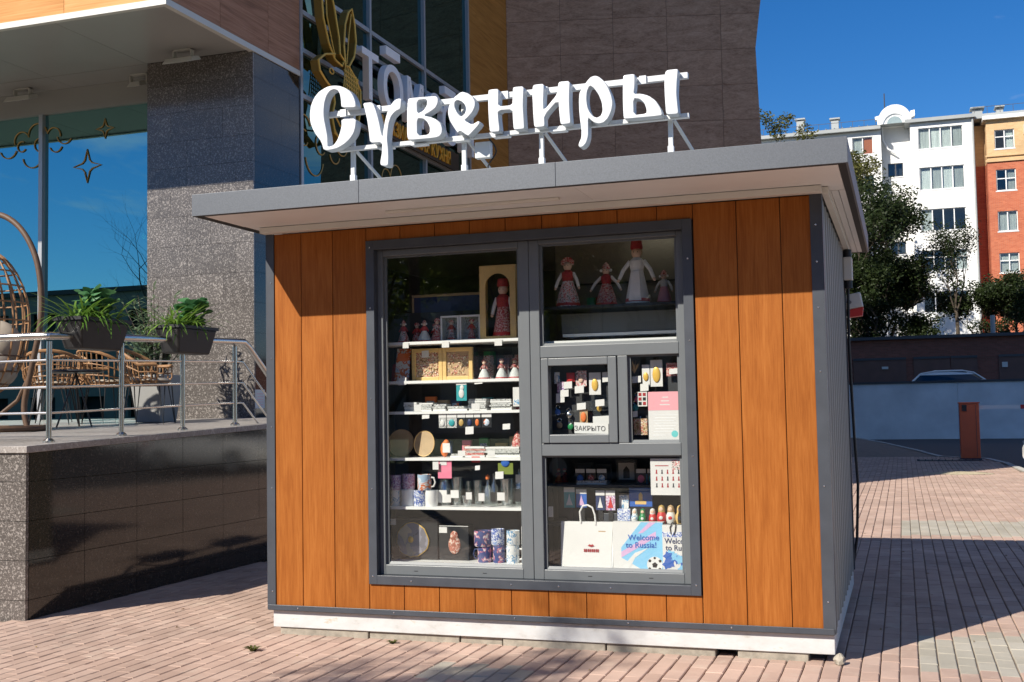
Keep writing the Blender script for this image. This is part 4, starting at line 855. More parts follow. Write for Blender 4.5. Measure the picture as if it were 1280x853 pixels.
# hanging egg chair
eg = thing('hanging_egg_chair', 'hanging wicker egg chair with cushion on a curved brown stand', 'chair', (-4.35, 2.2, tz(2.2)))
part('base_ring', MB().tube([(.5 * cos(2 * pi * i / 28), .5 * sin(2 * pi * i / 28), .03) for i in range(28)], .03, 8, True), 'rattan_dark', eg, True, local=True)
part('stand', MB().tube(cat([(.42, 0, .03), (.38, 0, .25), (.46, 0, .6), (.56, 0, 1.0), (.57, 0, 1.35), (.50, 0, 1.68), (.33, 0, 1.95), (.1, 0, 2.1), (-.12, 0, 2.1), (-.22, 0, 2.02)]), .028, 10), 'rattan_dark', eg, True, local=True)
part('stand', MB().tube([(.0, -.1, .05), (.3, 0, .3), (.45, 0, .55)], .02, 8), 'rattan_dark', eg, True, local=True)
part('chain', MB().tube([(-.22, 0, 2.02), (-.22, 0, 1.78)], .01, 6), 'steel', eg, local=True)
def egg(th, ph, k=1.0): r = .46 * k; return Vector((-.18 + r * 1.02 * sin(th) * cos(ph), r * 1.0 * sin(th) * sin(ph), 1.06 + .74 * k * cos(th) ))
for i in range(16):
    ph = -1.05 + 2 * pi * i / 16 * .80; part('strand', MB().tube([egg(pi * j / 18, ph) for j in range(19)], .011, 5), 'rattan', eg, local=True)
for i in range(11):
    th = .35 + i * .24; part('band', MB().tube([egg(th, -1.05 + 2 * pi * .77 * j / 26) for j in range(27)], .009, 5), 'rattan_dark' if i > 5 else 'rattan', eg, local=True)
part('cushion', MB().ball((-.18, .02, .60), .36, .34, .22, 18, 12), 'cushion', eg, True, local=True); part('cushion', MB().ball((-.12, .16, .86), .28, .2, .24, 16, 10), 'cushion', eg, True, local=True)

# ------------------------------------------------------------------ across the square, seen only as reflections
ob = thing('office_building', 'long low office building across the square mirrored in the windows', 'building', (-20, -62, -.14))
part('wall', wall_with_holes(-95, 45, -.14, 11.7, -62.4, -62, [(-92 + k * 5, -89.4 + k * 5, z, z + 1.8) for k in range(27) for z in (1.2, 4.8, 8.4)]), mat('office_wall', (.32, .29, .25), .85, var=.1, scale=.3), ob)
part('back', MB().box(-95, 45, -72, -63, -.14, 11.6), 'apt_inside', ob); part('roof', MB().box(-95.5, 45.5, -72, -61.6, 11.71, 12.1), 'dark_metal', ob)
mat('lawn_green', (.05, .085, .02), .95, var=.3, scale=1.5)
lw = struct('lawn', MB().poly([(-60, -58, -.13), (60, -58, -.13), (60, -24, -.13), (-60, -24, -.13)]), 'lawn_green')
for i, (x, y, h, L, n, s_, lb) in enumerate(((-3.5, -27, 1.2, 2.9, 60, 41, 'leafy tree on the lawn across the square from the hatch window'), (-8.0, -29, 1.3, 3.1, 60, 42, 'leafy tree on the lawn across the square from the shelves'), (-12.5, -28, 1.2, 3.2, 60, 47, 'leafy tree on the lawn next to the two bare trees'), (1.5, -31, 1.4, 3.0, 50, 43, 'leafy tree on the lawn straight behind the photographer'), (-21, -24, 3.4, 3.3, 0, 44, 'bare tree on the lawn mirrored in the restaurant window'), (-27, -27, 3.6, 3.2, 0, 45, 'bare tree at the far side of the lawn'), (-16.5, -21, 3.0, 3.0, 0, 46, 'bare tree at the near edge of the lawn'))):
    tree('leafy_tree' if n else 'bare_tree', lb, (x, y, -.14), h, L, 3 if n else 4, n, .85, .17, 'leaf_yellow' if i in (1, 2) else 'leaf_autumn', r=.2, seed=s_, midleaf=14 if n else 0)
tree('leafy_tree', 'young tree on the square whose crown tip shades the paving before the kiosk', (-3.3, -9.75, -.012), 5.4, 1.25, 2, 40, .36, .06, 'leaf_autumn', r=.09, seed=61, spread=.3, gr=.35)
SIGN_LETTERS = [
  ('С', [[(788,3342),(784,3378),(773,3411),(750,3450),(714,3478),(675,3495),(644,3501),(612,3503),(580,3499),(524,3474),(487,3434),(465,3386),(458,3335),(459,3292),(473,3247),(497,3201),(529,3162),(544,3132),(552,3099),(576,3089),(612,3090),(655,3096),(703,3117),(742,3146),(770,3182),(782,3217),(787,3277),(681,3283),(682,3241),(672,3199),(652,3151),(625,3121),(586,3113),(587,3149),(585,3186),(573,3244),(562,3303),(561,3347),(567,3397),(583,3442),(607,3468),(635,3475),(659,3465),(673,3440),(679,3399),(682,3352)]]),
  ('у', [[(831,3369),(893,3369),(910,3350),(927,3306),(944,3244),(956,3186),(964,3139),(972,3191),(983,3244),(999,3295),(1022,3337),(1051,3366),(1078,3373),(1099,3368),(1093,3302),(1060,3292),(1029,3265),(1012,3223),(1004,3174),(999,3125),(1005,3068),(1007,3012),(1005,2960),(988,2953),(951,2962),(946,2982),(958,3037),(962,3107),(878,3108),(871,3180),(861,3252),(846,3318)]]),
  ('в', [[(1140,3362),(1159,3367),(1306,3363),(1332,3359),(1344,3340),(1342,3313),(1327,3286),(1293,3265),(1248,3247),(1289,3236),(1330,3216),(1357,3189),(1368,3157),(1366,3126),(1350,3106),(1317,3099),(1141,3101),(1131,3127),(1131,3225),(1133,3296)],[(1204,3344),(1257,3346),(1268,3334),(1264,3307),(1241,3278),(1203,3264)],[(1203,3232),(1240,3227),(1266,3205),(1282,3172),(1282,3141),(1269,3127),(1201,3127)]]),
  ('е', [[(1495,3372),(1535,3358),(1567,3334),(1585,3301),(1584,3269),(1568,3236),(1536,3205),(1514,3191),(1561,3161),(1605,3182),(1615,3160),(1538,3089),(1523,3098),(1483,3128),(1469,3112),(1458,3127),(1436,3161),(1415,3197),(1404,3240),(1407,3278),(1420,3311),(1447,3341)],[(1468,3318),(1494,3307),(1515,3286),(1524,3259),(1514,3232),(1489,3216),(1466,3244),(1451,3281),(1453,3308)]]),
  ('н', [[(1668,3359),(1681,3364),(1735,3363),(1736,3324),(1731,3256),(1818,3254),(1821,3308),(1824,3357),(1835,3363),(1896,3361),(1892,3300),(1889,3233),(1892,3171),(1895,3104),(1886,3100),(1833,3101),(1824,3107),(1820,3165),(1818,3225),(1731,3227),(1732,3180),(1739,3118),(1736,3098),(1683,3100),(1672,3109),(1668,3166),(1665,3235),(1665,3304)]]),
  ('и', [[(1948,3352),(1958,3363),(2021,3363),(2020,3314),(2016,3260),(2014,3200),(2103,3295),(2106,3352),(2116,3364),(2182,3362),(2177,3297),(2175,3237),(2177,3170),(2181,3110),(2172,3104),(2124,3103),(2115,3112),(2109,3177),(2105,3251),(2020,3167),(2022,3108),(2012,3101),(1960,3102),(1952,3115),(1948,3179),(1946,3247),(1944,3302)]]),
  ('р', [[(2333,3376),(2356,3367),(2386,3339),(2409,3300),(2428,3251),(2437,3204),(2429,3158),(2408,3114),(2380,3090),(2350,3085),(2320,3096),(2296,3118),(2288,3126),(2287,3073),(2286,3020),(2273,2981),(2252,2960),(2232,2957),(2222,2969),(2224,2985),(2240,3017),(2242,3064),(2234,3125),(2230,3185),(2230,3245),(2235,3285),(2257,3316),(2281,3347),(2306,3371)],[(2301,3317),(2324,3299),(2350,3259),(2368,3211),(2372,3164),(2361,3135),(2339,3126),(2317,3136),(2297,3162),(2285,3193),(2280,3240),(2285,3286)]]),
  ('ы', [[(2497,3350),(2507,3360),(2567,3360),(2571,3341),(2569,3289),(2561,3243),(2600,3241),(2646,3225),(2688,3191),(2716,3142),(2725,3105),(2715,3096),(2504,3098),(2495,3109),(2493,3185),(2494,3264)],[(2560,3214),(2593,3207),(2619,3181),(2631,3144),(2630,3121),(2558,3120)],[(2744,3348),(2758,3361),(2819,3361),(2822,3346),(2814,3282),(2810,3217),(2814,3152),(2818,3106),(2809,3097),(2754,3100),(2743,3110),(2740,3172),(2738,3225),(2738,3290)]]),
]
# ------------------------------------------------------------------ souvenir kiosk
KW, KD = 3.565, 2.60; HB, HT = .163, 2.623
k = thing('souvenir_kiosk', 'small souvenir kiosk with wood siding, dark grey trim and display window', 'kiosk', (KW / 2, 1.3, 0))
part('floor', MB().box(.03, KW - .03, .05, KD, .14, .18), 'tan', k); part('ceiling', MB().box(.03, KW - .03, .05, KD, HT - .03, HT - .002), 'shelf_white', k)
part('back_wall', MB().box(.03, KW - .012, KD - .05, KD - .001, .181, HT - .031), 'sheet_grey', k); part('left_wall', MB().box(.004, .03, .06, KD - .051, .181, HT - .031), 'interior_wall', k); part('inner_side_wall', MB().box(KW - .07, KW - .04, .06, KD - .051, .181, HT - .031), 'interior_wall', k)
# backing behind the planks (shows in the joints)
part('backing_board', wall_with_holes(.02, KW - .05, .185, HT - .004, .012, .04, [(.76, 2.80, .38, 2.505)]), 'black_gap', k)
def plank(x0, x1, z0, z1):
    g = .0018; part('plank', MB().box(x0 + g, x1 - g, -.006, .0115, z0, z1), 'siding_wood', k, bevel=.0035)
PX = [.05, .251, .482, .725]; QX = [2.838, 3.090, 3.338, 3.508]
for i in range(3): plank(PX[i], PX[i + 1], .186, HT - .002); plank(QX[i], QX[i + 1], .186, HT - .002)
BX = [.725, .965, 1.203, 1.439, 1.676, 1.912, 2.147, 2.386, 2.626, 2.838]
for i in range(9): plank(BX[i], BX[i + 1], .186, .352); plank(BX[i], BX[i + 1], 2.531, HT - .002)
# corner and edge trims, screws
scr = MB().lathe([(.0, .0), (.0052, .0), (.0052, .002), (.0035, .0035), (0, .0036)], 8).mesh('screw', 'screw', True)
def screws(par, pts, ax='front'):
    for p in pts: put('screw', scr, par, Vector(p) - worldloc(par), (pi / 2, 0, 0) if ax == 'front' else (0, pi / 2, 0))
c1 = part('corner_trim', MB().box(.0, .052, -.014, -.0062, .163, HT), 'anthracite', k); part('corner_trim', MB().box(-.008, -.0002, -.014, .06, .163, HT), 'anthracite', k)
c2 = part('corner_trim', MB().box(3.505, KW, -.014, -.0062, .163, HT), 'anthracite', k); part('corner_trim', MB().box(KW + .0002, KW + .008, -.014, .062, .163, HT), 'anthracite', k)
screws(c1, [(.03, -.0145, z) for z in (.28, .95, 1.35, 1.8, 2.3)]); screws(c2, [(3.535, -.0145, z) for z in (.34, .98, 1.62, 1.98, 2.24, 2.45)])
bt = part('base_trim', MB().box(.0, KW, -.022, -.0145, .160, .194).box(.0, KW, -.0145, .02, .157, .163), 'anthracite', k, bevel=.002)
screws(bt, [(x, -.023, .178) for x in (.22, .9, 1.7, 2.4, 3.0)])
part('plinth', MB().box(.02, KW - .003, .012, .10, .046, .156), 'plinth_white', k, bevel=.004)
part('plinth', MB().box(KW - .09, KW - .004, .101, KD, .046, .156), 'plinth_white', k, bevel=.004); part('plinth', MB().box(.02, .1, .101, KD, .046, .156), 'plinth_white', k)
xs_ = [.06, .70, 1.32, 1.60, 2.25, 2.9, 3.02, 3.42]
for i in range(len(xs_) - 1):
    if i == 5: continue
    part('footing_stone', MB().box(xs_[i] + .004, xs_[i + 1] - .004, .025 + .006 * (i % 3), .16, -.012, .045), 'stone', k, bevel=.006)
for y in (.9, 1.9): part('footing_stone', MB().box(KW - .12, KW - .02, y, y + .4, -.012, .045), 'stone', k, bevel=.006)
random.seed(5); rk = MB().ball((3.585, -.015, .025), .030, .026, .036, 8, 6); rk.v = [(x + random.uniform(-.006, .006), y + random.uniform(-.006, .006), z + random.uniform(-.006, .006)) for x, y, z in rk.v]
solo('small_stone', 'small rough stone wedged at the front right foot of the kiosk', 'stone', rk, 'stone', (3.585, -.015, -.01))
# ribbed side sheet
sh = []; y = .063
while y < KD - .02:
    sh += [(KW - .006, y), (KW - .006, y + .15), (KW + .002, y + .158), (KW + .002, y + .20), (KW - .006, y + .208)]; y += .225
sb = MB()
for i in range(len(sh) - 1):
    (x0, y0), (x1, y1) = sh[i], sh[i + 1]
    if y1 <= y0: continue
    sb.poly([(x0, y0, .16), (x1, y1, .16), (x1, y1, HT), (x0, y0, HT)])
part('side_sheet', sb, 'sheet_grey', k); part('side_core', MB().box(KW - .039, KW - .018, .062, KD, .158, HT), 'sheet_grey', k)
part('corner_trim', MB().box(KW - .02, KW + .009, KD - .02, KD + .04, .16, HT), 'anthracite', k)
part('cable', MB().tube([(KW + .03, KD + .03, 2.45), (KW + .02, KD + .03, 1.9), (KW + .035, KD + .035, 1.2), (KW + .05, KD + .05, .8), (KW + .03, KD + .04, .4), (KW - .02, KD + .03, .1)], .011, 7), 'black', k, True)
jb = part('junction_box', MB().box(KW + .002, KW + .07, KD - .12, KD - .02, 2.38, 2.56), 'metal_white', k, bevel=.01); part('cable_gland', MB().tube([(KW + .035, KD - .07, 2.56), (KW + .035, KD - .07, 2.62)], .03, 10).tube([(KW + .035, KD - .07, 2.32), (KW + .035, KD - .07, 2.38)], .03, 10), 'black', jb, True)
al = part('alarm_siren', MB().hexa([(KW + .0, KD + .26, 2.18), (KW + .13, KD + .26, 2.20), (KW + .13, KD + .38, 2.20), (KW + .0, KD + .38, 2.18), (KW + .0, KD + .26, 2.30), (KW + .11, KD + .26, 2.32), (KW + .11, KD + .38, 2.32), (KW, KD + .38, 2.30)]), 'metal_white', k, bevel=.01); part('red_lens', MB().hexa([(KW + .02, KD + .27, 2.12), (KW + .12, KD + .27, 2.13), (KW + .12, KD + .37, 2.13), (KW + .02, KD + .37, 2.12), (KW + .01, KD + .265, 2.179), (KW + .13, KD + .265, 2.198), (KW + .13, KD + .375, 2.198), (KW + .01, KD + .375, 2.179)]), 'red', al)
part('siren_arm', MB().tube([(KW - .02, KD - .01, 2.24), (KW + .03, KD + .27, 2.24)], .015, 6), 'anthracite', k)
# roof
RX0, RX1, RY0, RY1, RZ0, RZ1 = -.137, 3.746, -.662, 3.06, 2.658, 2.793
rf = part('roof', MB().box(RX0 + .012, RX1 - .012, RY0 + .012, RY1 - .012, RZ0 + .02, RZ1 - .006), 'fascia_metal', k)
for (x0, x1) in ((RX0, 1.0), (1.001, 2.2), (2.201, RX1)): part('fascia', MB().box(x0, x1, RY0, RY0 + .0118, RZ0, RZ1), 'fascia_metal', rf, bevel=.002)
part('fascia', MB().box(RX0, RX0 + .0118, RY0 + .0122, RY1, RZ0, RZ1), 'fascia_metal', rf); part('fascia', MB().box(RX1 - .0118, RX1, RY0 + .0122, RY1, RZ0, RZ1), 'fascia_metal', rf); part('fascia', MB().box(RX0 + .012, RX1 - .012, RY1 - .0118, RY1 + .0, RZ0, RZ1), 'fascia_metal', rf)
lip = MB().box(RX0 + .012, RX1 - .012, RY0 + .012, RY0 + .05, RZ0 + .002, RZ0 + .02).box(RX0 + .012, RX0 + .05, RY0 + .051, RY1 - .013, RZ0 + .002, RZ0 + .02).box(RX1 - .05, RX1 - .012, RY0 + .051, RY1 - .013, RZ0 + .002, RZ0 + .02)
part('drip_lip', lip, 'black_gap', rf)
for (x0, x1) in ((RX0 + .052, 1.05), (1.052, 2.28), (2.282, RX1 - .052)): part('soffit_panel', MB().box(x0, x1, RY0 + .052, -.152, RZ0 + .004, RZ0 + .018), 'soffit', rf)
part('soffit_panel', MB().box(RX0 + .052, RX1 - .052, -.148, .14, RZ0 + .006, RZ0 + .0185), 'soffit', rf)
for i in range(3): part('soffit_panel', MB().box(KW + .012 + i * .042, KW + .05 + i * .042, .142, RY1 - .03, RZ0 + .003, RZ0 + .017), 'soffit', rf)
part('soffit_panel', MB().box(RX0 + .052, -.01, .142, RY1 - .03, RZ0 + .003, RZ0 + .017), 'soffit', rf)
part('wall_batten', MB().box(-.012, KW + .012, -.085, -.0145, HT + .0005, RZ0 + .003), 'cream_batten', rf, bevel=.003); part('wall_batten', MB().box(KW + .0095, KW + .045, -.0144, RY1 - .1, HT + .0005, RZ0 + .002), 'cream_batten', rf)
ls = part('light_strip', MB().box(1.02, 2.12, -.34, -.30, RZ0 - .012, RZ0 + .003), 'cream_batten', rf, bevel=.003)
part('roof_sheet', MB().box(RX0 + .013, RX1 - .013, RY0 + .013, RY1 - .013, RZ1 - .0055, RZ1 - .002), 'roof_metal', rf)
# window: trim, frames, panes
tm = MB().box(.729, .785, -.022, -.0066, .349, 2.534).box(2.775, 2.833, -.022, -.0066, .349, 2.534).box(.7852, 2.7748, -.022, -.0066, 2.475, 2.534).box(.7852, 2.7748, -.022, -.0066, .349, .405)
wt = part('window_trim', tm, 'anthracite', k, bevel=.0018); screws(wt, [(.757, -.0225, z) for z in (.40, .95, 1.52, 2.1, 2.49)] + [(2.805, -.0225, z) for z in (.41, .98, 1.15, 1.82, 2.3)] + [(x, -.0225, .377) for x in (1.02, 1.68, 1.98, 2.3)])
rv = MB().box(.775, .7848, -.0064, .10, .395, 2.485).box(2.7752, 2.785, -.0064, .10, .395, 2.485).box(.785, 2.775, -.0064, .10, 2.4755, 2.485).box(.785, 2.775, -.0064, .10, .395, .4045)
part('window_reveal', rv, 'anthracite', k)
FY0, FY1 = .028, .095
wf = part('window_frame', MB().box(.7855, .823, FY0, FY1, .4055, 2.4745), 'pvc_grey', k, bevel=.003)
def fr(name, x0, x1, z0, z1, y0=FY0, y1=FY1): return part(name, MB().box(x0, x1, y0, y1, z0, z1), 'pvc_grey', wf, bevel=.004)
fr('stile', 1.745, 1.811, .4055, 2.4745); fr('stile', 1.8135, 1.876, .4055, 2.4745); fr('stile', 2.731, 2.7745, .4055, 2.4745)
fr('rail', .8235, 1.7445, 2.434, 2.4745); fr('rail', .8235, 1.7445, .4055, .468); fr('rail', 1.8765, 2.7305, 2.446, 2.4745); fr('rail', 1.8765, 2.7305, .4055, .466)
fr('transom', 1.8765, 2.7305, 1.747, 1.820); fr('transom', 1.8765, 2.7305, 1.150, 1.226); fr('mullion', 2.358, 2.419, 1.2265, 1.7465)
# glazing beads, slightly recessed
def bead(x0, x1, z0, z1, w=.016, y=FY0 + .010):
    part('glazing_bead', MB().hexa([(x0 + w, y + .012, z0), (x1 - w, y + .012, z0), (x1 - w, y + .03, z0), (x0 + w, y + .03, z0), (x0 + w, y + .022, z0 + w), (x1 - w, y + .022, z0 + w), (x1 - w, y + .03, z0 + w), (x0 + w, y + .03, z0 + w)]).box(x0, x0 + w, y + .014, y + .03, z0, z1).box(x1 - w, x1, y + .014, y + .03, z0, z1).box(x0 + w, x1 - w, y + .014, y + .03, z1 - w * .6, z1), 'pvc_grey', wf)
GX = [(.8235, 1.7445, .4685, 2.4335), (1.8765, 2.7305, 1.8205, 2.4455), (2.4195, 2.7305, 1.2265, 1.7465), (1.8765, 2.7305, .4665, 1.1495)]
for g in GX:
    bead(*g); part('pane', MB().box(g[0], g[1], .062, .068, g[2], g[3]), 'shop_glass', wf)
sa = part('hatch_sash', MB().box(1.882, 1.9285, .016, .085, 1.2285, 1.7435).box(2.301, 2.354, .016, .085, 1.2285, 1.7435).box(1.929, 2.3005, .016, .085, 1.2285, 1.279).box(1.929, 2.3005, .016, .085, 1.697, 1.7435), 'pvc_grey', k, bevel=.004)
part('pane', MB().box(1.929, 2.3005, .05, .056, 1.279, 1.697), 'shop_glass', sa)
part('drain_slot', MB().box(1.02, 1.045, FY0 - .001, FY0 + .001, .43, .434).box(1.48, 1.505, FY0 - .001, FY0 + .001, .43, .434).box(2.15, 2.175, FY0 - .001, FY0 + .001, .432, .436).box(2.52, 2.545, FY0 - .001, FY0 + .001, .432, .436), 'black_gap', wf)

# ------------------------------------------------------------------ roof sign
sg = thing('roof_sign', 'white raised letters of the souvenir sign on a steel frame on the kiosk roof', 'sign', (1.65, -.2, 2.79))
for (ch, P) in SIGN_LETTERS:
    sp_ = [smoothpoly([(a / 1000, b / 1000) for a, b in q], 1) for q in P]
    me = curve_mesh('letter', sp_, .034, 'sign_white', .005, 'sign_side_shade')
    put('letter', me, sg, Vector((0, -.214, 0)) - worldloc(sg), FRONT)
    if ch == 'С': pass
part('frame_rail', MB().box(.50, 2.86, -.172, -.137, 3.325, 3.358), 'sign_steel', sg); part('frame_rail', MB().box(.62, 2.86, -.172, -.137, 3.095, 3.120), 'sign_steel', sg)
for x in (.70, 1.46, 1.96, 2.745):
    part('post', MB().box(x - .0125, x + .0125, -.136, -.111, RZ1 + .009, 3.335), 'sign_steel', sg)
    part('sleeve', MB().box(x - .0165, x + .0165, -.1405, -.1065, RZ1 + .009, 2.945), 'sign_white', sg); part('foot_plate', MB().box(x - .05, x + .05, -.17, -.07, RZ1 - .003, RZ1 + .008), 'sign_white', sg)
    part('brace', MB().tube([(x + .02, -.12, 3.10), (x + .17, .32, RZ1)], .011, 6), 'sign_steel', sg); part('foot_plate', MB().box(x + .13, x + .21, .28, .36, RZ1 - .003, RZ1 + .006), 'sign_steel', sg)
for x in (.66, .9, 1.2, 1.5, 1.75, 2.0, 2.3, 2.6): part('bracket', MB().box(x - .02, x + .02, -.185, -.173, 3.315, 3.362), 'sign_white', sg)
for x in (.95, 1.18, 1.46, 1.72, 2.08): part('bracket', MB().box(x - .05, x + .05, -.19, -.13, 3.085, 3.094), 'sign_white', sg)

cb_ = part('junction_box', MB().box(2.66, 2.83, -.19, -.10, RZ1 + .009, RZ1 + .055), 'sign_white', sg, bevel=.004)
part('cable', MB().tube(cat([(1.62, -.12, 3.10), (1.66, -.10, 3.02), (1.60, -.09, 2.93), (1.64, -.08, 2.86), (1.75, -.08, 2.80)]), .005, 5).tube(cat([(2.83, -.14, 2.82), (2.90, -.10, 2.84), (2.94, -.05, 2.80)]), .006, 5), 'black', sg, True)
part('transformer', MB().box(1.53, 1.63, -.13, -.08, 2.98, 3.08), 'sign_steel', sg, bevel=.004)

# ------------------------------------------------------------------ display fittings
du = thing('display_shelving', 'white display shelves behind the tall left kiosk pane', 'shelving', (1.25, .4, .18))
SH = [1.885, 1.632, 1.434, 1.135, .822, .470]
part('back_panel', MB().box(.70, 1.80, .46, .475, .2, 2.10), 'interior_dark', du)
for i, z in enumerate(SH): part('shelf', MB().box(.66, 1.79, .165, .459, z - .018, z), 'shelf_white', du)
part('side_panel', MB().box(1.792, 1.81, .13, .4595, .2, 2.1), 'dark_box', du); part('side_panel', MB().box(.64, .658, .13, .4595, .2, 2.1), 'dark_box', du)
dr = thing('display_shelving', 'dark display shelves behind the right kiosk panes', 'shelving', (2.3, .4, .18))
part('back_panel', MB().box(1.815, 2.86, .56, .575, .2, 1.15), 'interior_dark', dr); part('pegboard', MB().box(1.815, 2.86, .16, .17, 1.20, 1.80), 'interior_dark', dr)
part('shelf', MB().box(1.83, 2.82, .13, .5, 1.835, 1.853), 'shelf_white', dr); part('shelf', MB().box(1.95, 2.82, .28, .5, 1.885, 1.903), 'shelf_white', dr)
part('shelf', MB().box(1.83, 2.82, .16, .52, 2.052, 2.07), 'dark_box', dr); part('shelf', MB().box(1.83, 2.82, .22, .55, .710, .728), 'dark_box', dr); part('shelf', MB().box(1.83, 2.82, .26, .55, .945, .960), 'dark_box', dr); part('shelf', MB().box(1.83, 2.82, .09, .55, .425, .443), 'shelf_white', dr)
ms = MB()
for i in range(56): ms.box(1.94 + i * .0135, 1.947 + i * .0135, .30, .304, 1.904, 2.03)
for i in range(10): ms.box(1.94, 2.69, .2965, .2995, 1.908 + i * .0125, 1.9145 + i * .0125)
part('mesh_panel', ms, mat('mesh_grey', (.18, .18, .17), .5), dr); part('upper_back', MB().box(1.815, 2.86, .60, .615, 1.86, 2.55), 'interior_wall', dr); part('upper_seam', MB().box(1.815, 2.86, .594, .599, 2.24, 2.252), 'black_gap', dr)
bl = mat('led', (1, 1, 1), .5, emit=((1, .95, .85), 14))
for i, (x, y) in enumerate(((1.25, .75), (1.40, .75), (1.55, .75), (1.70, .75), (2.42, .5), (2.55, .5), (2.68, .5))):
    l = thing('spot_lamp', 'small lit round spot lamp in the kiosk ceiling over the ' + ('tall left pane' if i < 4 else 'big dolls'), 'lamp', (x, y, HT - .03), group='ceiling spots over the ' + ('shelves' if i < 4 else 'big dolls')); part('bulb', MB().lathe([(0, -.006), (.022, -.006), (.024, 0)], 14), bl, l, True, local=True); part('ring', MB().lathe([(.024, -.004), (.034, -.004), (.034, -.0005)], 14), 'alu', l, True, local=True)
# ------------------------------------------------------------------ goods in the window
S1, S2, S3, S4, S5, S6 = SH
multi('embroidery', [(0, (.70, .68, .64)), (.42, (.50, .05, .05)), (.5, (.72, .70, .66)), (.58, (.10, .06, .05))], 60); multi('red_print', [(0, (.40, .03, .04)), (.45, (.62, .52, .45)), (.52, (.45, .04, .04)), (.62, (.15, .08, .03))], 70)
multi('mosaic', [(0, (.25, .13, .05)), (.42, (.62, .50, .30)), (.5, (.40, .06, .04)), (.56, (.72, .66, .52)), (.62, (.16, .09, .03))], 42)
multi('blue_print', [(0, (.72, .74, .78)), (.44, (.06, .12, .42)), (.52, (.74, .75, .78)), (.6, (.25, .35, .62))], 36); multi('violet_print', [(0, (.70, .60, .68)), (.42, (.42, .16, .30)), (.5, (.68, .62, .72)), (.58, (.30, .14, .36))], 40); multi('navy_red', [(0, (.06, .08, .22)), (.5, (.06, .08, .24)), (.54, (.55, .20, .25)), (.6, (.70, .66, .66))], 26); multi('white_blue', [(0, (.74, .75, .74)), (.54, (.12, .30, .50)), (.6, (.74, .75, .74))], 24); multi('agate', [(0, (.16, .15, .17)), (.48, (.24, .23, .27)), (.60, (.45, .38, .28))], 9); multi('postcard', [(0, (.72, .70, .66)), (.46, (.68, .16, .04)), (.52, (.62, .68, .74)), (.60, (.35, .48, .62))], 14); multi('silver_pack', [(0, (.25, .25, .24)), (.42, (.55, .55, .53)), (.55, (.12, .12, .12)), (.6, (.7, .7, .68))], 60)
multi('berry', [(0, (.30, .10, .06)), (.45, (.45, .14, .09)), (.55, (.60, .50, .42))], 70)
G0 = 'dolls and figures in the kiosk window'
def costume_doll(label, x, y, z, h, skirt, top, apron, hat, wide=.21, arms=.6, boxed=None, parts=True):
    t = thing('costume_doll', label, 'doll', (x, y, z)); s = h
    part('skirt', MB().lathe([(.0, 0), (wide * s, 0), (wide * 1.03 * s, .03 * s), (wide * .78 * s, .28 * s), (.10 * s, .52 * s)], 16), skirt, t, True, local=True)
    part('bodice', MB().lathe([(.095 * s, .50 * s), (.115 * s, .60 * s), (.12 * s, .68 * s), (.05 * s, .745 * s)], 14), top, t, True, local=True)
    part('head', MB().ball((0, -.005 * s, .81 * s), .083 * s, .08 * s, .09 * s), 'skin_cloth', t, True, local=True)
    if parts:
        part('hair', MB().ball((0, .022 * s, .83 * s), .09 * s, .075 * s, .085 * s), 'tan', t, True, local=True)
        for sx in (-1, 1):
            part('eye', MB().ball((sx * .03 * s, -.082 * s, .82 * s), .008 * s, .006 * s, .01 * s, 6, 4), 'ink', t, local=True)
            a = part('arm', MB().tube([(sx * .11 * s, 0, .68 * s), (sx * (.11 + arms * .14) * s, -.03 * s, .54 * s), (sx * (.11 + arms * .22) * s, -.06 * s, .40 * s)], [.036 * s, .034 * s, .03 * s], 8), 'white_cloth', t, True, local=True)
            part('hand', MB().ball((sx * (.11 + arms * .235) * s, -.065 * s, .375 * s), .026 * s), 'skin_cloth', a, True, local=True)
    else:
        for sx in (-1, 1): part('arm', MB().tube([(sx * .10 * s, 0, .67 * s), (sx * .2 * s, -.02 * s, .5 * s)], .032 * s, 6), top, t, True, local=True)
    if apron: part('apron', MB().hexa([(-.10 * s, -wide * 1.0 * s - .004, .05 * s), (.10 * s, -wide * 1.0 * s - .004, .05 * s), (.10 * s, -wide * .95 * s, .05 * s), (-.10 * s, -wide * .95 * s, .05 * s), (-.06 * s, -.125 * s, .52 * s), (.06 * s, -.125 * s, .52 * s), (.06 * s, -.10 * s, .52 * s), (-.06 * s, -.10 * s, .52 * s)]), apron, t, local=True)
    if hat == 'tall': part('headdress', MB().lathe([(.095 * s, .87 * s), (.10 * s, .90 * s), (.085 * s, 1.0 * s), (0, 1.0 * s)], 14), 'red_cloth', t, True, local=True)
    elif hat == 'horn': part('headdress', MB().lathe([(.10 * s, .85 * s), (.075 * s, .93 * s), (.02 * s, 1.0 * s), (0, 1.0 * s)], 12), 'red_print', t, True, local=True); [part('pompom', MB().ball((sx * .11 * s, -.02 * s, .82 * s), .035 * s), 'white_cloth', t, True, local=True) for sx in (-1, 1)]
    else: part('headdress', MB().prism([(-.12 * s, .84 * s), (-.13 * s, .92 * s), (-.07 * s, .98 * s), (0, 1.0 * s), (.07 * s, .98 * s), (.13 * s, .92 * s), (.12 * s, .84 * s)], 1, -.01 * s, .02 * s), 'red_print' if hat != 'plain' else 'red', t, local=True)
    part('trim_band', MB().lathe([(wide * 1.0 * s, .02 * s), (wide * 1.035 * s, .045 * s), (wide * .975 * s, .09 * s)], 16), 'red', t, True, local=True)
    return t
costume_doll('doll in dark red folk costume holding a white cloth behind the upper right pane', 1.985, .30, 2.07, .325, 'embroidery', 'red_cloth', None, 'fan', .235, .55)
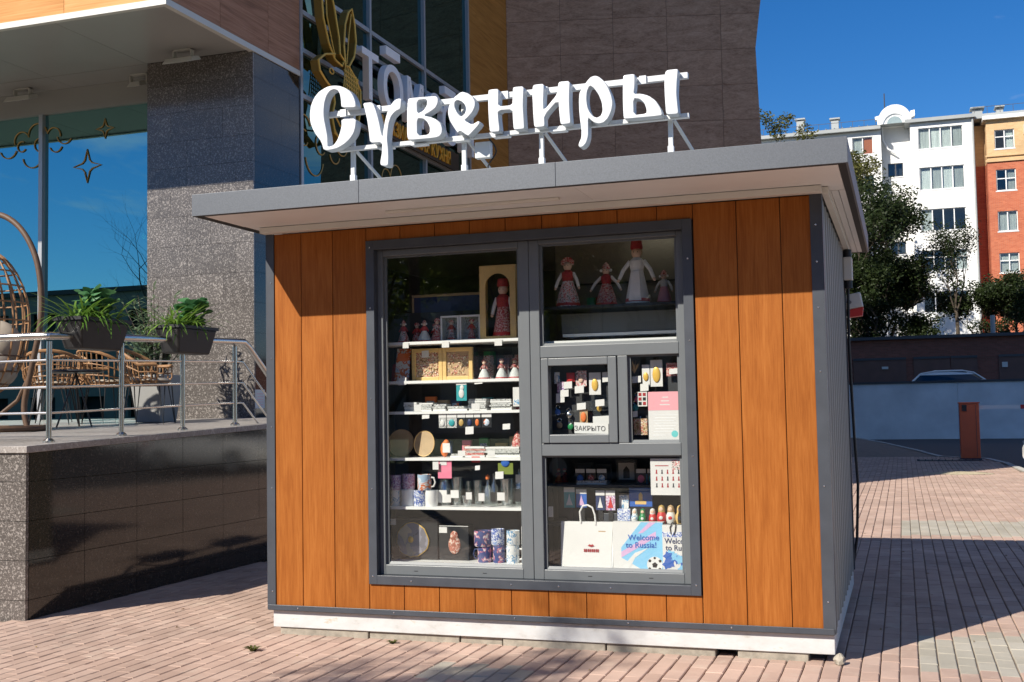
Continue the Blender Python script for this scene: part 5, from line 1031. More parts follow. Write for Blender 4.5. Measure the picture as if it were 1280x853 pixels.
costume_doll('seated doll with white pompoms behind the upper right pane', 2.215, .38, 2.07, .285, 'red_print', 'red_cloth', None, 'horn', .24, 1.0)
costume_doll('tallest doll with white apron and dark red hat behind the upper right pane', 2.437, .28, 2.07, .395, 'white_cloth', 'white_cloth', 'paper', 'tall', .19, .75)
costume_doll('small pale doll in a cap at the right end of the upper right pane', 2.58, .40, 2.07, .22, 'pale_pink', 'white_cloth', None, 'horn', .22, .6)
for i, (x0, x1, z1, c, lb) in enumerate(((1.865, 1.93, 2.13, 'tan', 'beige card box behind the doll in dark red costume'), (2.075, 2.125, 2.14, 'green', 'small green and red box between two big dolls'), (2.135, 2.17, 2.14, 'red_cloth', 'small dark red box beside the seated doll'))):
    solo('carton', lb, 'box', MB().box(x0, x1, .42, .47, 2.07, z1), c, ((x0 + x1) / 2, .445, 2.07))
# top left shelf
costume_doll('little red and white doll at the left end of the top shelf', .845, .30, S1, .155, 'embroidery', 'red_cloth', None, 'horn', .25, .6, parts=False)
costume_doll('little doll with pointed red hat beside the leftmost doll on the top shelf', .995, .30, S1, .15, 'white_cloth', 'red', None, 'horn', .30, .6, parts=False)
costume_doll('little patterned doll touching the white framed boxes on the top shelf', 1.083, .31, S1, .16, 'red_print', 'embroidery', None, 'fan', .26, .6, parts=False)
def doll_box(label, x0, x1, z0, z1, y, m):
    t = thing('doll_box', label, 'box', ((x0 + x1) / 2, y, z0)); w = (x1 - x0) / 2; h = z1 - z0; b = .012
    part('frame', MB().box(-w, -w + b, -.03, .04, 0, h).box(w - b, w, -.03, .04, 0, h).box(-w + b, w - b, -.03, .04, 0, b).box(-w + b, w - b, -.03, .04, h - b, h), 'paper', t, local=True); part('back', MB().box(-w + b, w - b, .03, .039, b, h - b), 'silver_pack', t, local=True); part('pane', MB().box(-w + b, w - b, -.027, -.025, b, h - b), 'clear_plastic', t, local=True)
    t2 = costume_doll('doll in ' + m + ' dress inside a white window box', (x0 + x1) / 2, y + .0, z0 + b, h - .035, 'red_print' if m == 'red' else 'embroidery', 'red' if m == 'red' else 'red_cloth', None, 'fan', .20, .3, parts=False); t2.scale = (1, .45, 1)
doll_box('narrow white window box with a doll on the top shelf', 1.122, 1.250, S1, S1 + .168, .30, 'grey patterned'); doll_box('wider white window box with a red doll next to the arched case', 1.255, 1.40, S1, S1 + .168, .30, 'red')
# arched wooden case with a doll
t = thing('display_case', 'tall pale wooden case with arched opening on the top shelf', 'case', (1.537, .30, S1)); w, h = .122, .475
outer = [(-w, 0), (w, 0), (w, h), (-w, h)]; arch = [(-.083, .02), (-.083, .34)] + [(-.083 * cos(pi * i / 12), .34 + .083 * sin(pi * i / 12)) for i in range(1, 12)] + [(.083, .34), (.083, .02)]
put('front_board', curve_mesh('front_board', [outer, arch], .006, 'yellow_wood'), t, (0, -.07, 0), FRONT); part('side_board', MB().box(-w, -w + .01, -.063, .06, 0, h).box(w - .01, w, -.063, .06, 0, h), 'yellow_wood', t, local=True); part('back_board', MB().box(-w + .011, w - .011, .05, .06, 0, h), 'dark_box', t, local=True)
costume_doll('dark red dressed doll inside the arched wooden case', 1.55, .295, S1 + .012, .38, 'red_print', 'red_cloth', None, 'tall', .18, .3)
t = thing('wall_banner', 'dark blue banner strip on the kiosk wall above the top shelf', 'banner', (1.1, .50, 2.09)); part('cloth', MB().box(.84, 1.38, .49, .50, 2.10, 2.21), 'navy', t); part('edge', MB().box(.825, 1.4, .486, .489, 2.205, 2.222).box(.825, .84, .486, .489, 2.085, 2.204), 'tan', t)
solo('plastic_sheet', 'crumpled clear plastic bag over the dolls on the top shelf', 'bag', MB().poly([(.93, .40, S1), (1.12, .42, S1), (1.14, .41, 2.07), (1.0, .38, 2.09), (.92, .40, 2.02)]), 'clear_plastic', (1.0, .40, S1))
# second shelf
def sheet(name, label, cat, x0, x1, z0, z1, y, m, tilt=0.0, th=.004, group=None):
    t = thing(name, label, cat, ((x0 + x1) / 2, y, z0), group=group); w = (x1 - x0) / 2; h = z1 - z0
    part('card', MB().hexa([(-w, 0, 0), (w, 0, 0), (w, th, 0), (-w, th, 0), (-w, tilt, h), (w, tilt, h), (w, tilt + th, h), (-w, tilt + th, h)]), m, t, local=True); return t, w, h
t, w, h = sheet('greeting_card', 'orange and blue picture card leaning at the left of the second shelf', 'card', .775, .875, S2, S2 + .222, .30, 'postcard', .05); part('flower', MB().box(-w * .8, w * .8, -.001 + .03, .03, h * .62, h * .85), 'orange', t, local=True)
sheet('greeting_card', 'dark red card behind the orange picture card', 'card', .735, .80, S2, S2 + .12, .33, 'red_cloth', .03)
def picture(label, x0, x1, z0, z1, y, m):
    t = thing('framed_picture', label, 'picture', ((x0 + x1) / 2, y, z0)); w = (x1 - x0) / 2; h = z1 - z0; b = .026
    part('frame', MB().box(-w, -w + b, -.012, .012, 0, h).box(w - b, w, -.012, .012, 0, h).box(-w + b, w - b, -.012, .012, 0, b).box(-w + b, w - b, -.012, .012, h - b, h), 'yellow_wood', t, local=True, bevel=.003); rel = part('picture', MB().box(-w + b, w - b, .0, .01, b, h - b), m, t, local=True)
    random.seed(int(x0 * 1000)); mb = MB()
    for i in range(70): mb.ball((random.uniform(-w + b + .01, w - b - .01), -.002, random.uniform(b + .01, h - b - .01)), random.uniform(.004, .011), .004, random.uniform(.004, .011), 6, 4)
    part('relief', mb, 'mosaic', rel, True, local=True)
picture('square wooden frame with a red and brown relief and a price tag', .905, 1.122, S2, S2 + .213, .30, 'mosaic'); picture('square wooden frame with a golden brown relief', 1.124, 1.334, S2, S2 + .214, .30, 'tan')
for i, (x, h) in enumerate(((1.41, .13), (1.53, .133), (1.62, .135))):
    costume_doll(('white skirted little doll beside the golden relief picture', 'white skirted little doll, middle one of three on the second shelf', 'white skirted little doll at the right end of the second shelf')[i], x, .30, S2, h, 'white_cloth', 'red_print', None, 'fan', .30, .4, parts=False)
    b = thing('plastic_bag', 'clear plastic bag round ' + ('the little doll beside the golden relief', 'the middle one of three little dolls', 'the little doll at the end of the second shelf')[i], 'bag', (x, .30, S2)); part('film', MB().box(-.058, .058, -.05, .05, 0, .2), 'clear_plastic', b, local=True)
# third shelf: stacks of small packets
def stack(label, x0, x1, z0, z1, y, m, n=5, d=.09):
    t = thing('packet_stack', label, 'packets', ((x0 + x1) / 2, y, z0)); random.seed(int(x0 * 999)); h = (z1 - z0) / n
    for i in range(n): dx = random.uniform(-.006, .006); part('packet', MB().box(x0 + dx, x1 + dx, y - d / 2 + dx, y + d / 2, z0 + i * h, z0 + (i + 1) * h - .001), m if i % 2 else ('paper' if i % 4 == 0 else 'silver_pack'), t)
stack('stack of white packets at the left of the third shelf', .875, .966, S3, S3 + .06, .28, 'paper', 4); stack('stack of shiny packets next to the white packets on the third shelf', .974, 1.07, S3, S3 + .055, .28, 'silver_pack', 5); stack('low stack of shiny packets in the middle of the third shelf', 1.078, 1.165, S3, S3 + .045, .28, 'silver_pack', 3); stack('very low stack of clear packets below the hanging white card', 1.18, 1.31, S3, S3 + .03, .28, 'silver_pack', 2); stack('tall stack of clear packets right of the hanging white card', 1.32, 1.44, S3, S3 + .075, .28, 'silver_pack', 6); stack('stack of clear packets at the right end of the third shelf', 1.47, 1.61, S3, S3 + .07, .28, 'silver_pack', 6)
t, w, h = sheet('hanging_card', 'white card with a pale figure hanging over the third shelf', 'card', 1.263, 1.333, 1.497, 1.62, .178, 'teal'); part('figure', MB().ball((0, -.002, h * .38), .018, .004, .03).ball((.004, -.002, h * .68), .014, .004, .016), 'paper', t, True, local=True); part('header', MB().box(-w, w, -.002, 0, h * .82, h), 'paper', t, local=True)
t, w, h = sheet('hanging_card', 'white and blue card hanging at the right end over the third shelf', 'card', 1.645, 1.70, 1.455, 1.575, .178, 'paper'); part('print', MB().box(-w * .8, w * .8, -.002, 0, h * .1, h * .35), 'white_blue', t, local=True)
for i, (x0, x1, c, nm) in enumerate(((1.139, 1.19, 'paper', 'pale disc'), (1.195, 1.262, 'teal', 'blue disc'), (1.267, 1.321, 'gold_paint', 'gilt figure'), (1.325, 1.377, 'navy', 'dark blue figure'), (1.381, 1.424, 'orange', 'orange figure'), (1.433, 1.499, 'postcard', 'orange pattern'))):
    t, w, h = sheet('magnet_card', 'magnet card with ' + nm + ' hanging below the third shelf', 'card', x0, x1, 1.325, 1.415, .178, 'silver_pack' if i < 2 else 'dark_box', group='magnet cards below the third shelf'); part('header', MB().box(-w, w, -.002, 0, h * .72, h), 'paper', t, local=True); part('magnet', MB().ball((0, -.003, h * .36), w * .6, .005, h * .25), c, t, True, local=True)
# fourth shelf
def plate(label, x, z, r, y, m, sq=1.0):
    t = thing('wooden_plate', label, 'plate', (x, y, z)); o = part('dish', MB().lathe([(0, 0), (r * .55, 0), (r, .014), (r, .02), (r * .6, .008), (0, .007)], 28), m, t, True, local=True); o.rotation_euler = (radians(80), 0, 0); o.location = (0, 0, r * .985); o.scale = (sq, 1, 1)
    q = part('ring', MB().lathe([(r * .97, .016), (r, .024), (r * 1.0, .018)], 28), 'tan', o, True, local=True)
    part('stand', MB().tube([(-.03, .03, 0), (-.03, -.02, .005), (-.03, -.028, .02)], .003, 5).tube([(.03, .03, 0), (.03, -.02, .005), (.03, -.028, .02)], .003, 5), 'steel', t, local=True)
plate('large round wooden plate standing at the left of the fourth shelf', .825, S4, .091, .30, 'tan'); plate('yellow wooden plate standing next to the large plate', .995, S4, .086, .29, 'yellow_wood', .85)
t = thing('wooden_figure', 'small brown and white wooden bird figure on the fourth shelf', 'figure', (1.135, .28, S4)); part('body', MB().ball((0, 0, .05), .028, .025, .05).ball((.012, 0, .085), .022, .02, .028), 'orange', t, True, local=True); part('tag', MB().box(.0, .05, -.035, -.033, .03, .09), 'paper', t, local=True)
stack('stack of patterned flat packets on the fourth shelf', 1.288, 1.422, S4, S4 + .068, .30, 'red_print', 5); stack('wide stack of white and dark flat packets at the right of the fourth shelf', 1.434, 1.66, S4, S4 + .065, .30, 'silver_pack', 5, .1); stack('low grey packets in the middle of the fourth shelf', 1.19, 1.275, S4, S4 + .022, .28, 'silver_pack', 2)
solo('hooded_pouch', 'red cone shaped pouch on the packets at the right end', 'pouch', MB().lathe([(.038, 0), (.04, .02), (.022, .07), (.008, .095), (0, .1)], 14, (1.622, .33, S4 + .065)), 'red_print', (1.622, .33, S4 + .065), smooth=True)
t, w, h = sheet('hanging_card', 'pink gift card hanging below the fourth shelf', 'card', 1.128, 1.222, 1.003, 1.132, .178, 'pink'); part('tag', MB().box(-w * .7, w * .3, -.002, 0, h * .65, h * .95), 'paper', t, local=True)
sheet('hanging_card', 'small red tag hanging below the fourth shelf', 'card', 1.36, 1.416, 1.105, 1.142, .178, 'red'); sheet('hanging_card', 'clear sleeve hanging below the small red tag', 'card', 1.362, 1.414, .98, 1.104, .18, 'clear_plastic')
t, w, h = sheet('hanging_card', 'yellow card with a blue disc hanging below the fourth shelf', 'card', 1.537, 1.637, 1.03, 1.10, .178, 'leaf_yellow'); part('disc', MB().ball((0, -.003, h * 1.05), .028, .006, .028), 'blue', t, True, local=True)
# fifth shelf: cups and glasses
def cup(label, x, y, z, r, h, m, handle=1, group='cups and mugs in the kiosk window', up=False):
    t = thing('mug', label, 'mug', (x, y, z), group=None); th = .004
    part('body', MB().lathe([(0, 0), (r * .92, 0), (r, .006), (r, h), (r - th, h), (r - th, .008), (0, .008)], 22), m, t, True, local=True)
    if handle: part('handle', MB().tube([(handle * r * .96, -.0, h * .82), (handle * (r + .022), -.0, h * .78), (handle * (r + .03), 0, h * .5), (handle * (r + .02), 0, h * .24), (handle * r * .96, 0, h * .2)], .006, 7), 'paper' if m != 'navy_red' else 'navy', t, True, local=True)
CU = [(.770, .30, S5, .032, .10, 'white_blue', 0, 'narrow white cup at the left end of the fifth shelf'), (.856, .30, S5, .044, .108, 'shelf_white', 0, 'plain white cup second from the left end of the fifth shelf'), (.942, .29, S5, .038, .102, 'blue_print', 0, 'cup with blue floral print on the fifth shelf'), (1.026, .29, S5, .041, .102, 'shelf_white', 0, 'plain white cup next to the glass jars'), (.771, .30, S5 + .101, .039, .096, 'violet_print', 0, 'violet printed cup stacked on the leftmost narrow cup'), (.862, .30, S5 + .109, .042, .096, 'violet_print', 0, 'violet printed cup stacked on the plain white cup'), (.978, .29, S5 + .103, .045, .1, 'postcard', 1, 'orange and white printed cup stacked above the blue floral cup')]
for (x, y, z, r, h, m, hd, lb) in CU: cup(lb, x + .035, y - .065, z, r, h, m, hd)
def vessel(label, x, z, r, h, kind, y=.30):
    t = thing('glass_' + kind, label, 'glass', (x, y, z))
    pr = {'jar': [(0, 0), (r, 0), (r, h * .8), (r * .8, h * .9), (r * .8, h), (r * .76, h), (r * .76, h * .9), (r * .95, h * .78), (r * .95, .008), (0, .008)], 'tumbler': [(0, 0), (r * .75, 0), (r, h), (r * .96, h), (r * .72, .012), (0, .012)], 'bottle': [(0, 0), (r, 0), (r, h * .6), (r * .4, h * .75), (r * .4, h), (0, h)]}[kind]
    part('body', MB().lathe(pr, 20), 'tableware_glass', t, True, local=True); return t
t = vessel('glass jar with a white label beside the plain white cup', 1.121, S5, .043, .165, 'jar'); part('label', MB().tube([(-.038, -.022, .06), (-.02, -.041, .06), (.0, -.045, .06), (.02, -.041, .06), (.038, -.022, .06)], .002, 4).box(-.034, .034, -.046, -.0445, .02, .1), 'paper', t, local=True)
t = vessel('glass mug with a white tag behind the shot glass', 1.210, S5, .038, .18, 'tumbler'); part('label', MB().box(-.03, .026, -.041, -.039, .05, .1), 'paper', t, local=True)
vessel('small round shot glass at the front of the fifth shelf', 1.304, S5, .034, .07, 'tumbler', .235); vessel('ribbed tumbler right of the shot glass', 1.343, S5, .031, .16, 'tumbler', .33)
t = vessel('small glass bottle with a brown cap on the fifth shelf', 1.422, S5, .028, .17, 'bottle'); part('cap', MB().lathe([(.013, .168), (.014, .19), (0, .2)], 10), 'orange', t, True, local=True)
t = vessel('narrow glass bottle with a dark label on the fifth shelf', 1.476, S5, .024, .205, 'bottle', .27); part('label', MB().box(-.018, .018, -.026, -.0245, .03, .09), 'dark_box', t, local=True)
vessel('large faceted glass on the fifth shelf', 1.553, S5, .047, .172, 'tumbler')
t = vessel('tall bottle with a black label at the right end of the fifth shelf', 1.642, S5, .034, .235, 'bottle'); part('label', MB().box(-.026, .026, -.0365, -.0345, .03, .11), 'dark_box', t, local=True); part('neck_tag', MB().box(-.02, .03, -.03, -.028, .15, .2), 'paper', t, local=True)
# bottom shelf
random.seed(77)
t = thing('gift_box', 'large black box with a round agate slice on the bottom shelf', 'box', (.917, .30, S6)); part('box', MB().box(-.164, .164, -.03, .09, 0, .265), 'dark_box', t, local=True, bevel=.004)
ag = [(-.012 + (.112 + random.uniform(-.006, .006)) * cos(2 * pi * i / 26) * (1 if cos(2 * pi * i / 26) > 0 else .97), .128 + (.106 + random.uniform(-.005, .005)) * sin(2 * pi * i / 26)) for i in range(26)]
a_ = part('agate_slice', MB().prism(ag, 1, -.044, -.0305), 'agate', t, local=True); part('gilt_rim', MB().tube([(x, -.038, z) for x, z in ag], .0055, 5, True), 'gold', a_, True, local=True); part('gilt_core', MB().ball((-.02, -.045, .13), .02, .003, .022, 8, 5), 'gold', a_, True, local=True); part('tag', MB().box(-.182, -.13, -.033, -.0305, .222, .262), 'paper', t, local=True)
t = thing('gift_box', 'smaller black box with a red brown brooch on the bottom shelf', 'box', (1.189, .31, S6)); part('box', MB().box(-.104, .104, -.03, .07, 0, .222), 'dark_box', t, local=True, bevel=.004); part('brooch', MB().ball((.006, -.035, .10), .042, .012, .06, 12, 8).ball((.006, -.037, .155), .028, .012, .035), 'berry', t, True, local=True); part('tag', MB().box(-.1, -.045, -.033, -.0305, .175, .212), 'paper', t, local=True)
MU = [(1.385, S6, .046, .1, 'navy_red', -1, 'navy and red mug at the bottom left of the stacked mugs'), (1.375, S6 + .101, .058, .098, 'navy_red', 0, 'wide navy and red mug on top of the leftmost mug'), (1.480, S6, .038, .11, 'navy_red', 1, 'narrow navy mug with white handle on the bottom shelf'), (1.474, S6 + .111, .042, .1, 'blue_print', 0, 'blue and white mug on top of the narrow navy mug'), (1.573, S6, .041, .11, 'white_blue', 1, 'white mug with blue prints on the bottom shelf'), (1.577, S6 + .111, .042, .092, 'white_blue', 0, 'white mug standing on the white mug with blue prints'), (1.675, S6, .041, .11, 'white_blue', 1, 'rightmost mug on the bottom shelf'), (1.675, S6 + .111, .041, .118, 'shelf_white', 0, 'plain mug on top of the rightmost mug')]
for (x, z, r, h, m, hd, lb) in MU: cup(lb, x + .03, .245, z, r, h, m, hd)
# price tags along the left shelves
TG = [(.862, .917, 1.605, 1.652, 'under the orange picture card'), (1.025, 1.076, 1.385, 1.43, 'below the shiny packets of the third shelf'), (1.323, 1.379, 1.282, 1.33, 'under the magnet cards'), (1.575, 1.625, 1.31, 1.345, 'right of the magnet cards'), (1.39, 1.445, 1.60, 1.628, 'on the edge of the second shelf'), (.98, 1.03, 1.785, 1.83, 'on the red and brown relief picture'), (1.52, 1.575, 1.0, 1.045, 'beside the yellow card with blue disc'), (1.385, 1.418, 1.055, 1.083, 'on the clear sleeve')]
for (x0, x1, z0, z1, w_) in TG:
    solo('price_tag', 'small white price tag ' + w_, 'price tag', MB().hexa([(x0, .170 if z0 < 1.7 else .284, z0), (x1, .168 if z0 < 1.7 else .284, z0 + .003), (x1, .1715 if z0 < 1.7 else .2865, z0 + .003), (x0, .1735 if z0 < 1.7 else .2865, z0), (x0, .174 if z0 < 1.7 else .284, z1), (x1, .172 if z0 < 1.7 else .284, z1 + .003), (x1, .1755 if z0 < 1.7 else .2865, z1 + .003), (x0, .1775 if z0 < 1.7 else .2865, z1)]), 'paper', ((x0 + x1) / 2, .172, z0), group='price tags in the kiosk')
# things on the pegboard behind the hatch and the small right pane
def peg(name, label, cat, x0, x1, z0, z1, m, inner=None, y=.118, th=.006):
    t = thing(name, label, cat, ((x0 + x1) / 2, y, z0)); w = (x1 - x0) / 2; h = z1 - z0
    part('card', MB().box(-w, w, 0, th, 0, h), m, t, local=True)
    if inner: part('charm', MB().ball((0, -.004, h * .45), w * inner[1], .006, h * inner[2]), inner[0], t, True, local=True)
    part('hook', MB().tube([(0, .003, h), (0, .006, h + .012), (0, .044, h + .014)], .002, 5), 'steel', t, local=True); return t
peg('keyring', 'white and blue keyring at the left of the hatch window', 'keyring', 1.937, 1.970, 1.59, 1.66, 'white_blue', ('paper', .6, .3)); peg('keyring', 'red keyring in the hatch window', 'keyring', 2.016, 2.066, 1.60, 1.655, 'red', ('red', .9, .5)); peg('keyring', 'little folk doll keyring in the hatch window', 'keyring', 2.074, 2.142, 1.57, 1.665, 'embroidery', ('skin_cloth', .45, .22)); peg('keyring', 'blue striped keyring with two tags in the hatch window', 'keyring', 1.955, 2.0, 1.535, 1.60, 'violet_print')
peg('hanging_card', 'cream card with an oval gilt charm in the hatch window', 'card', 2.158, 2.231, 1.517, 1.652, 'paper', ('gold', .55, .28)); peg('hanging_card', 'clear pocket hanging at the right of the hatch window', 'card', 2.15, 2.285, 1.36, 1.515, 'clear_plastic', None, .13); peg('hanging_card', 'orange charm card above the closed notice', 'card', 2.094, 2.144, 1.342, 1.43, 'tan', ('orange', .7, .35))
for (x0, x1, z0, z1, w_) in ((2.0, 2.053, 1.556, 1.6, 'below the red keyring'), (1.95, 2.003, 1.471, 1.53, 'lowest at the left of the hatch window'), (1.973, 2.03, 1.506, 1.55, 'below the blue striped keyring'), (2.07, 2.127, 1.527, 1.572, 'on the folk doll keyring'), (2.245, 2.29, 1.591, 1.653, 'at the right edge of the hatch window'), (2.198, 2.254, 1.445, 1.487, 'on the clear pocket'), (2.18, 2.285, 1.335, 1.387, 'just above the closed notice'), (2.081, 2.137, 1.426, 1.468, 'on the orange charm card'), (2.428, 2.483, 1.582, 1.623, 'below the dried bouquet'), (2.478, 2.528, 1.531, 1.577, 'below the narrow gilt card'), (2.423, 2.457, 1.376, 1.413, 'left of the pink notice'), (2.655, 2.705, 1.628, 1.662, 'on the red strip of magnets')):
    solo('price_tag', 'small white price tag ' + w_, 'price tag', MB().hexa([(x0, .104, z0), (x1, .104, z0 + .004), (x1, .107, z0 + .004), (x0, .107, z0), (x0, .106, z1 - .002), (x1, .106, z1 + .002), (x1, .109, z1 + .002), (x0, .109, z1 - .002)]), 'paper', ((x0 + x1) / 2, .105, z0), group='price tags in the kiosk')
random.seed(4); db = MB()
for i in range(40): blade(db, Vector((2.44, .12, 1.64)), Vector((random.uniform(-.5, .5), random.uniform(-.4, .1), 1)), random.uniform(.05, .09), .003, .3, 2)
solo('dried_bouquet', 'small dried brown bouquet hanging in the right small pane', 'bouquet', db, 'tan', (2.44, .12, 1.63))
peg('hanging_card', 'narrow white card with a gilt medallion in the right small pane', 'card', 2.488, 2.534, 1.56, 1.69, 'paper', ('gold', .7, .2)); peg('hanging_card', 'wide white card with a golden bell charm in the right small pane', 'card', 2.539, 2.612, 1.558, 1.717, 'paper', ('gold', .65, .3)); peg('hanging_card', 'red magnet strip at the right of the small pane', 'card', 2.636, 2.708, 1.618, 1.697, 'red_print')
t = thing('sticker_sheet', 'white sheet with six dark square stickers beside the pink notice', 'card', (2.489, .1, 1.441)); part('sheet', MB().box(-.03, .03, .0, .003, 0, .087), 'paper', t, local=True)
for i in range(6): part('sticker', MB().box(-.022 + (i % 2) * .026, -.022 + (i % 2) * .026 + .018, -.0015, -.0002, .008 + (i // 2) * .027, .008 + (i // 2) * .027 + .019), 'red_cloth' if i % 3 else 'dark_box', t, local=True)
peg('hanging_card', 'dark patterned pendant card low in the right small pane', 'card', 2.43, 2.512, 1.27, 1.368, 'mosaic', None)
# printed sheets on the glass
t = thing('closed_notice', 'white paper strip reading closed in capitals on the hatch glass', 'notice', (2.18, .059, 1.279)); part('sheet', MB().hexa([(-.104, 0, .006), (.107, 0, 0), (.107, .001, 0), (-.104, .001, .006), (-.106, .002, .073), (.107, .002, .062), (.107, .003, .062), (-.106, .003, .073)]), 'paper', t, local=True)
me = text_mesh('ЗАКРЫТО', .041, 'ink', 0, .98, 'CENTER', 0); put('lettering', me, t, (-.008, -.0012, .02), (pi / 2, radians(1.5), 0))
t = thing('shop_notice', 'pink topped printed notice with a round turquoise stamp on the small pane', 'notice', (2.631, .070, 1.231)); part('sheet', MB().box(-.100, .099, 0, .0012, 0.004, .295), 'paper', t, local=True); part('pink_header', MB().box(-.100, .099, -.0008, -.0001, .185, .295), 'pale_pink', t, local=True)
for i in range(7): part('print_line', MB().box(-.07 + .01 * (i % 2), .075 - .012 * (i % 3), -.0008, -.0002, .155 - i * .016, .158 - i * .016), 'wall_grey', t, local=True)
part('stamp', MB().prism([(.055 + .020 * cos(2 * pi * i / 16), .045 + .020 * sin(2 * pi * i / 16)) for i in range(16)], 1, -.0009, -.0002), mat('turquoise', (.15, .55, .55), .6), t, local=True); part('signature', MB().box(-.075, .0, -.0008, -.0002, .036, .04), 'wall_grey', t, local=True)
for i in range(3): part('header_line', MB().box(-.03 + .008 * i, .03 - .004 * i, -.0012, -.0009, .215 + i * .022, .221 + i * .022), 'paper', t, local=True)
t = thing('drawing_sheet', 'white sheet with small red and black folk figures on the lower right pane', 'poster', (2.633, .070, .916)); part('sheet', MB().box(-.098, .097, 0, .0012, 0, .215), 'paper', t, local=True)
random.seed(6)
for i in range(5):
    for j in range(3):
        x = -.062 + i * .033; z = .045 + j * .04; part('figure', MB().prism([(x - .006, z), (x + .006, z), (x + .003, z + .014), (x + .004, z + .024), (x - .004, z + .024), (x - .003, z + .014)], 1, -.0008, -.0002), 'red_cloth' if (i + j) % 3 else 'ink', t, local=True)
part('title_line', MB().box(-.07, .01, -.0008, -.0002, .17, .175), 'red_cloth', t, local=True); part('emblem', MB().box(.03, .085, -.0008, -.0002, .15, .205), 'embroidery', t, local=True)
# gift bags
t = thing('gift_bag', 'white paper gift bag with red lettering and rope handle', 'bag', (2.106, .18, .443)); part('bag', MB().hexa([(-.16, -.03, 0), (.155, -.03, 0), (.155, .07, 0), (-.16, .07, 0), (-.163, .0, .298), (.163, -.0, .298), (.163, .03, .298), (-.163, .03, .298)]), 'paper', t, local=True); part('handle', MB().tube([(-.035, -.002, .29), (-.04, -.004, .36), (-.02, -.004, .395), (.01, -.004, .40), (.04, -.004, .385), (.055, -.003, .34), (.058, -.002, .28)], .006, 7), 'white_cloth', t, True, local=True)
part('side_fold', MB().hexa([(.1555, -.028, .002), (.163, -.028, .002), (.163, .068, .002), (.1555, .068, .002), (.1635, .001, .27), (.168, .001, .27), (.168, .029, .27), (.1635, .029, .27)]), 'wall_grey', t, local=True)
part('emblem', MB().prism([(.01, .155), (.02, .165), (.03, .16), (.04, .165), (.05, .155), (.03, .148)], 1, -.0195, -.0185), 'red_cloth', t, local=True); [part('letter', MB().box(x0, x0 + .008, -.0222, -.0205, .118, .136), 'red_cloth', t, local=True) for x0 in (-.015, -.004, .009, .021, .034, .046, .059, .07)]
part('tag', MB().box(.075, .12, -.006, -.004, .2, .245), 'tan', t, local=True)
t = thing('poster_bag', 'white and blue welcome bag with a football print next to the gift bag', 'bag', (2.43, .155, .443)); part('bag', MB().box(-.156, .152, 0, .06, 0, .303), 'paper', t, local=True)
part('print', MB().prism([(-.104, .09), (-.104, .15), (.02, .303), (.152, .303), (.152, .0), (.06, 0)], 1, -.0008, -.0002), 'sky_blue', t, local=True); part('pink_ribbon', MB().prism([(-.104, .09), (-.104, .125), (.11, .25), (.11, .215)], 1, -.0014, -.0009), 'lilac', t, local=True); part('pink_ribbon', MB().prism([(.0, .235), (.07, .303), (.11, .303), (.03, .24)], 1, -.0014, -.0009), 'lilac', t, local=True); part('white_swirl', MB().prism([(-.104, .03), (-.02, .12), (.06, .15), (-.02, .09), (-.07, .0), (-.104, 0)], 1, -.0016, -.0010), 'paper', t, local=True)
fb = part('football', MB().prism([(.100 + .048 * cos(2 * pi * i / 24), .052 + .048 * sin(2 * pi * i / 24)) for i in range(24)], 1, -.0026, -.0018), 'paper', t, local=True)
for (x, z, r) in ((.100, .050, .018), (.07, .075, .010), (.132, .075, .010), (.068, .028, .009), (.130, .026, .010), (.1, .092, .008)): part('patch', MB().prism([(x + r * cos(2 * pi * i / 5 + 1.5), z + r * sin(2 * pi * i / 5 + 1.5)) for i in range(5)], 1, -.0032, -.0027), 'black', fb, local=True)
for s_, x, z in (('Welcome', -.06, .195), ('to Russia!', -.075, .150)): me = text_mesh(s_, .048, 'blue', 0, 1.0, 'LEFT', .0006); put('lettering', me, t, (x, -.0030, z), (pi / 2, radians(-1), 0))
t = thing('poster_bag', 'white welcome bag with blue flowers and black rope at the frame', 'bag', (2.70, .115, .443)); part('bag', MB().box(-.113, .10, 0, .03, 0, .293), 'paper', t, local=True); part('pattern_band', MB().box(-.113, .10, -.0008, -.0002, .222, .252), 'blue_print', t, local=True)
random.seed(12)
for i in range(9): x = -.09 + random.random() * .14; z = .02 + random.random() * .11; part('flower', MB().prism([(x + (.02 + .012 * (j % 2)) * cos(2 * pi * j / 10), z + (.02 + .012 * (j % 2)) * sin(2 * pi * j / 10)) for j in range(10)], 1, -.0010 - i * .0001, -.0003), 'sky_blue' if i % 2 else 'blue', t, local=True)
part('rope_handle', MB().tube([(-.06, -.004, .24), (-.065, -.006, .28), (-.05, -.006, .31), (-.03, -.006, .30), (-.035, -.005, .26), (-.045, -.004, .235)], .003, 6), 'black', t, True, local=True)
for s_, x, z in (('Welcome', -.10, .185), ('to Russia!', -.095, .145)): me = text_mesh(s_, .045, 'navy', 0, .95, 'LEFT', .0006); put('lettering', me, t, (x, -.0022, z), FRONT)
